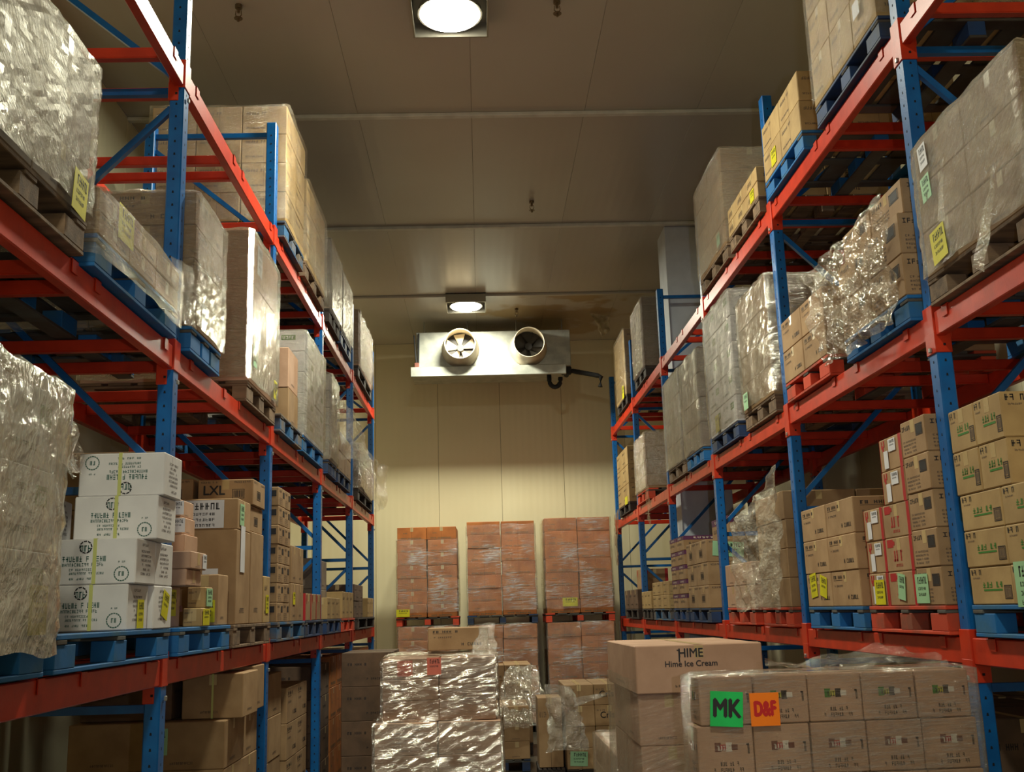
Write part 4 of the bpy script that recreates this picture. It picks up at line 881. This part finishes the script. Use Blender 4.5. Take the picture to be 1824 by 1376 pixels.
s2 = carton('crisp', .62, .9, 12.8, 13.3, .152, .93, 'narrow carton at the corner of script marked load'); pallet(.6, .91, 12.7, 13.4, 0, 'wood_dark', 'short pallet end beside the script marked load')
sticker(s[(0, 0, 0)], 'F', .4, .5, .2, .16, 'label_green', 'pale green label', 3, .05)
sheet([(.7, 12.5, 1.12), (1.0, 12.4, 1.08), (1.12, 12.3, .4), (.72, 12.25, .38)], 20, 24, .06, 27, 'film_crumple', 'torn upright film at corner of script marked load', taper=-.2)
sheet([(1.0, 12.35, .95), (1.5, 12.3, 1.02), (1.72, 12.2, 1.08), (1.0, 12.35, .85)], 16, 6, .03, 28, 'film_crumple', 'film rope slung across the script marked load')
s = floorload(.98, 1.9, 8.2, 9.9, .85, (2, 2, 3), 'pink', 'low wrapped load beside ice cream', 'C', 'pallet under low wrapped load beside ice cream')
wrap(.98, 1.9, 8.2, 9.9, .2, .86, 'streaked wrap on low load beside ice cream', 'film_flat', seed=66, amp=.03)
# ice cream carton stack
pallet(.8, 1.85, 5.8, 6.95, 0, 'wood_grey', 'pallet under the ice cream carton stack')
s = stack('pink', .82, 1.5, 5.84, 6.94, .15, 1.488, 2, 2, 5, 'tall stack below ice cream carton', 'C')
hc = carton('pink', .80, 1.49, 5.8, 6.9, 1.49, 1.74, 'long kraft ice cream carton with big black lettering', None, .02, 0)
CACHE_k = carton_mesh('pink', .69, 1.1, .25)
o = lettering(hc, 'HIME', .066, 'ink_black', (-.045, -.553, .205), (PI / 2, 0, 0), .0012, .92); o2 = lettering(hc, 'Hime Ice Cream', .043, 'ink_black', (-.045, -.553, .15), (PI / 2, 0, 0), .0008, 1.0)
m = MB(); m.box(-.008, -.0008, -.035, .0, 0, .03, 'ink_black'); m.box(-.016, -.0008, .024, -.008, 0, .03, 'ink_black'); m.build('lettering_flourish', hc, (-.1035, -.552, .195))
wrap(.8, 1.5, 5.84, 6.94, .2, 1.56, 'clear streaked wrap around ice cream carton stack', 'film_clear', seed=68, amp=.02, top=False)
# wrapped picture-carton load nearest the camera
WR = .035
pallet(.92, 2.27, 4.8, 5.1, 0, 'wood_grey', 'pallet under the load with green and orange signs')
s = stack('ice', .95, 2.2, 4.88, 5.08, 1.42, 1.63, 5, 1, 1, 'upper row of the sign load', 'C', rz=WR)
s_ = stack('ice2', .93, 2.22, 4.88, 5.08, 1.2, 1.418, 5, 1, 1, 'second row down, sign load', 'C', rz=WR)
s__ = stack('ice', .93, 2.23, 4.88, 5.08, .15, 1.198, 5, 1, 4, 'lower rows of the sign load', 'C', rz=WR)
w = wrap(.93, 2.23, 4.88, 5.08, .25, 1.63, 'tight streaked wrap with neon green and orange signs', 'film_flat', seed=70, rz=WR, amp=.012, bulge=.006)
sticker(w, 'F', .105, .9, .148, .15, 'label_neon_green', 'neon green sign with black letters', 0, .07, .028, words='MK', dims=(1.3, .2, 1.38), ink='ink_black', wordsize=.72, wx=.82)
sticker(w, 'F', .238, .895, .132, .142, 'label_orange', 'orange sign with dark red letters', 0, 0, .028, words='D&F', dims=(1.3, .2, 1.38), ink='label_red', wordsize=.62, wx=.62)
sheet([(1.3, 4.92, 1.64), (2.15, 4.97, 1.645), (2.15, 5.1, 1.71), (1.3, 5.05, 1.68)], 34, 8, .035, 29, 'film_clear', 'loose ridge of film along top of sign load')

# ================================================================== CEILING AND WALL FITTINGS
t = empty('air_cooler', (.29, 17.92, 5.85), 'galvanized ceiling air cooler with two round fan cowls', 'air cooler')
m = MB(); m.box(-1.33, -.42, .17, 1.32, .5, .81, 'galv', .01); m.build('casing', t)
m = MB(); m.box(-1.42, -.56, .0, 1.22, -.5, .17, 'galv', .008); m.box(-1.42, -.5, .1, 1.22, .52, .17, 'galv', .004); m.build('drip_tray', t)
for x in (-1.2, -.45, .4, 1.2):
    for y in (-.2, .4): m = MB(); m.tube([(x, y, .8), (x, y, 1.05)], .01, 'steel_bolt', 8); m.build('hanger', t)
for x in (-.57, .59):
    n = 36; m = MB(); k = m.mi('cowl'); prof = [(-.41, .318), (-.44, .322), (-.455, .305), (-.84, .258), (-.86, .262), (-.86, .25), (-.84, .246), (-.45, .29), (-.41, .29)]
    for (yy, r_) in prof:
        for j in range(n): m.v.append((x + r_ * math.cos(2 * PI * j / n), yy, .49 + r_ * math.sin(2 * PI * j / n)))
    for q in range(len(prof) - 1):
        for j in range(n): m.f.append((q * n + j, q * n + (j + 1) % n, (q + 1) * n + (j + 1) % n, (q + 1) * n + j)); m.m.append(k)
    cw = m.build('fan_cowl', t, smooth=True)
    m = MB(); m.tube([(x, -.425, .49), (x, -.43, .49)], .285, 'fan_dark', 30); m.tube([(x, -.43, .49), (x, -.56, .49)], .06, 'fan_hub', 18); m.build('fan_back', t)
    for j in range(5):
        a = 2 * PI * j / 5; ca, sa = math.cos(a), math.sin(a); cb, sb = math.cos(a + .75), math.sin(a + .75)
        m = MB(); P = lambda r_, c_, s_, y: (x + r_ * c_, y, .49 + r_ * s_)
        m.quad(P(.06, ca, sa, -.5), P(.275, ca, sa, -.5), P(.275, cb, sb, -.46), P(.06, cb, sb, -.46), 'cowl' if x < 0 else 'fan_hub')  # left fan's blades pale, standing in for the lamp's reflection in that cowl
        m.quad(P(.06, ca, sa, -.495), P(.06, cb, sb, -.455), P(.275, cb, sb, -.455), P(.275, ca, sa, -.495), 'fan_dark'); m.build('fan_blade', t)
m = MB(); m.box(-1.36, -.5, .1, -1.28, -.43, .26, 'ink_brown', .01); m.tube([(-1.33, -.46, .26), (-1.36, -.46, .75)], .014, 'black_foam', 8); m.tube([(-1.29, -.46, .26), (-1.28, -.46, .78)], .014, 'black_foam', 8); m.build('cable_box', t)
m = MB()
pts = [(-.16 * math.cos(PI * j / 8) * .6, 0, -.12 * math.sin(PI * j / 8)) for j in range(9)]
m.tube([(-.096, 0, .1)] + pts + [(.096, 0, .05)], .04, 'black_foam', 12)
o = m.build('drain_trap', None, (1.33, 17.65, 5.80), smooth=True); tag(o, 'black U shaped drain trap below the air cooler tray', 'pipe')
m = MB(); m.tube([(0, .3, 0), (0, 0, 0), (.08, -.03, 0), (.5, -.08, -.1), (.56, -.08, -.13), (.54, -.08, -.3)], .042, 'black_foam', 12)
m.box(-.12, -.08, -.06, .06, .04, .08, 'black_foam', .02); o = m.build('drain_pipe', None, (1.56, 17.65, 5.95), smooth=False); tag(o, 'black lagged pipe with bent end beside the air cooler', 'pipe')
for i, (x, y, l) in enumerate(((-1.9, 7.88, 'small sprinkler head over the left rack side'), (.73, 7.86, 'small sprinkler head beside the large lamp'), (.72, 12.24, 'small sprinkler head at mid ceiling'), (.68, 16.97, 'tiny sprinkler head just before the air cooler'))):
    t = empty('sprinkler_head', (x, y, H), l, 'sprinkler', 'ceiling sprinkler heads')
    m = MB(); m.tube([(0, 0, 0), (0, 0, -.03)], .03, 'brass', 12); m.tube([(0, 0, -.03), (0, 0, -.07)], .012, 'brass', 8); m.build('fitting', t)
    m = MB(); m.bar((-.02, 0, -.05), (-.025, 0, -.09), .006, .006, 'brass'); m.bar((.02, 0, -.05), (.025, 0, -.09), .006, .006, 'brass'); m.bar((-.025, 0, -.09), (0, 0, -.12), .006, .006, 'brass'); m.bar((.025, 0, -.09), (0, 0, -.12), .006, .006, 'brass'); m.build('frame_arms', t)
    m = MB(); m.tube([(0, 0, -.12), (0, 0, -.125)], .035, 'brass', 12); m.tube([(0, 0, -.12), (0, 0, -.15)], .01, 'brass', 8); m.build('deflector', t)
sheet([(1.95, 17.3, 6.89), (2.3, 17.4, 6.89), (2.3, 17.5, 6.6), (2.15, 17.4, 6.5)], 14, 14, .05, 33, 'foil_torn', 'torn peeling ceiling lining hanging beside the air cooler', name='torn_lining')
# ------------------------------------------------------------------ drop cartons nobody can see, join the many tiny far ones
from mathutils.bvhtree import BVHTree
bpy.context.view_layer.update()
cart = [o for o in bpy.data.objects if o.name.startswith('carton')]
V, P_, own = [], [], []
def addm(o, me_v, me_f, who):
    b = len(V); mw = o.matrix_world; V.extend([mw @ Vector(v) for v in me_v])
    for f in me_f: P_.append(tuple(b + q for q in f)); own.append(who)
BF = ((0, 3, 2, 1), (4, 5, 6, 7), (0, 1, 5, 4), (1, 2, 6, 5), (2, 3, 7, 6), (3, 0, 4, 7))
for k_, o in enumerate(cart):
    a, b, c = DIMS[o.name]; addm(o, [(x, y, z) for z in (0, c) for x, y in ((-a / 2, -b / 2), (a / 2, -b / 2), (a / 2, b / 2), (-a / 2, b / 2))], BF, k_)
for o in bpy.data.objects:
    if o.type == 'MESH' and o.name.split('.')[0] in ('post', 'beam', 'deck_board', 'block', 'column', 'panel', 'floor', 'bottom_board'):
        addm(o, [v.co for v in o.data.vertices], [tuple(p.vertices) for p in o.data.polygons], -1)
tree = BVHTree.FromPolygons(V, P_)
hits = [0] * len(cart); seen = [0] * len(cart)
fpx = 1871.32
for (ox, oy, oz), stp, main in (((0, 0, 0), 6, 1), ((-1.0, 0, 0), 10, 0), ((1.0, 0, 0), 10, 0), ((0, .8, .3), 10, 0)):
    org = Vector((ox, oy, EYE + oz)); mg = 0 if main else 60
    for py_ in range(-mg + 2, 1376 + mg, stp):
        for px_ in range(-mg + 2, 1824 + mg, stp):
            dr = (F + rr * ((px_ - 912) / fpx) - uu * ((py_ - 688) / fpx)).normalized()
            h = tree.ray_cast(org, dr)
            if h[2] is not None and own[h[2]] >= 0:
                seen[own[h[2]]] += 1
                if main: hits[own[h[2]]] += 1
order = sorted(range(len(cart)), key=lambda q: -(hits[q] + (500 if any(c.name.startswith('lettering') for c in cart[q].children) else 0)))
keep = set(q for q in order[:300] if hits[q] > 0)
jm = MB(); gone = []
for q, o in enumerate(cart):
    if q in keep: continue
    if seen[q] > 0:
        mw = o.matrix_world
        for src in [o] + [c for c in o.children_recursive if c.type == 'MESH']:
            mw = src.matrix_world; b = len(jm.v); me = src.data; jm.v += [tuple(mw @ v.co) for v in me.vertices]
            mi = [jm.mi(mt.name) for mt in me.materials]
            for p in me.polygons: jm.f.append(tuple(b + t for t in p.vertices)); jm.m.append(mi[p.material_index])
    gone += [o] + list(o.children_recursive)
for o in gone: bpy.data.objects.remove(o)
jo = jm.build('distant_cartons'); jo['kind'] = 'stuff'; tag(jo, 'many small cartons deep on the shelves and hidden between loads', 'cartons')
print('CARTONS kept', len(keep), 'joined', sum(1 for q in range(len(cart)) if q not in keep and seen[q] > 0), 'dropped', sum(1 for q in seen if q == 0), 'smallest kept hits', min(hits[q] for q in keep), 'polys joined', len(jm.f))
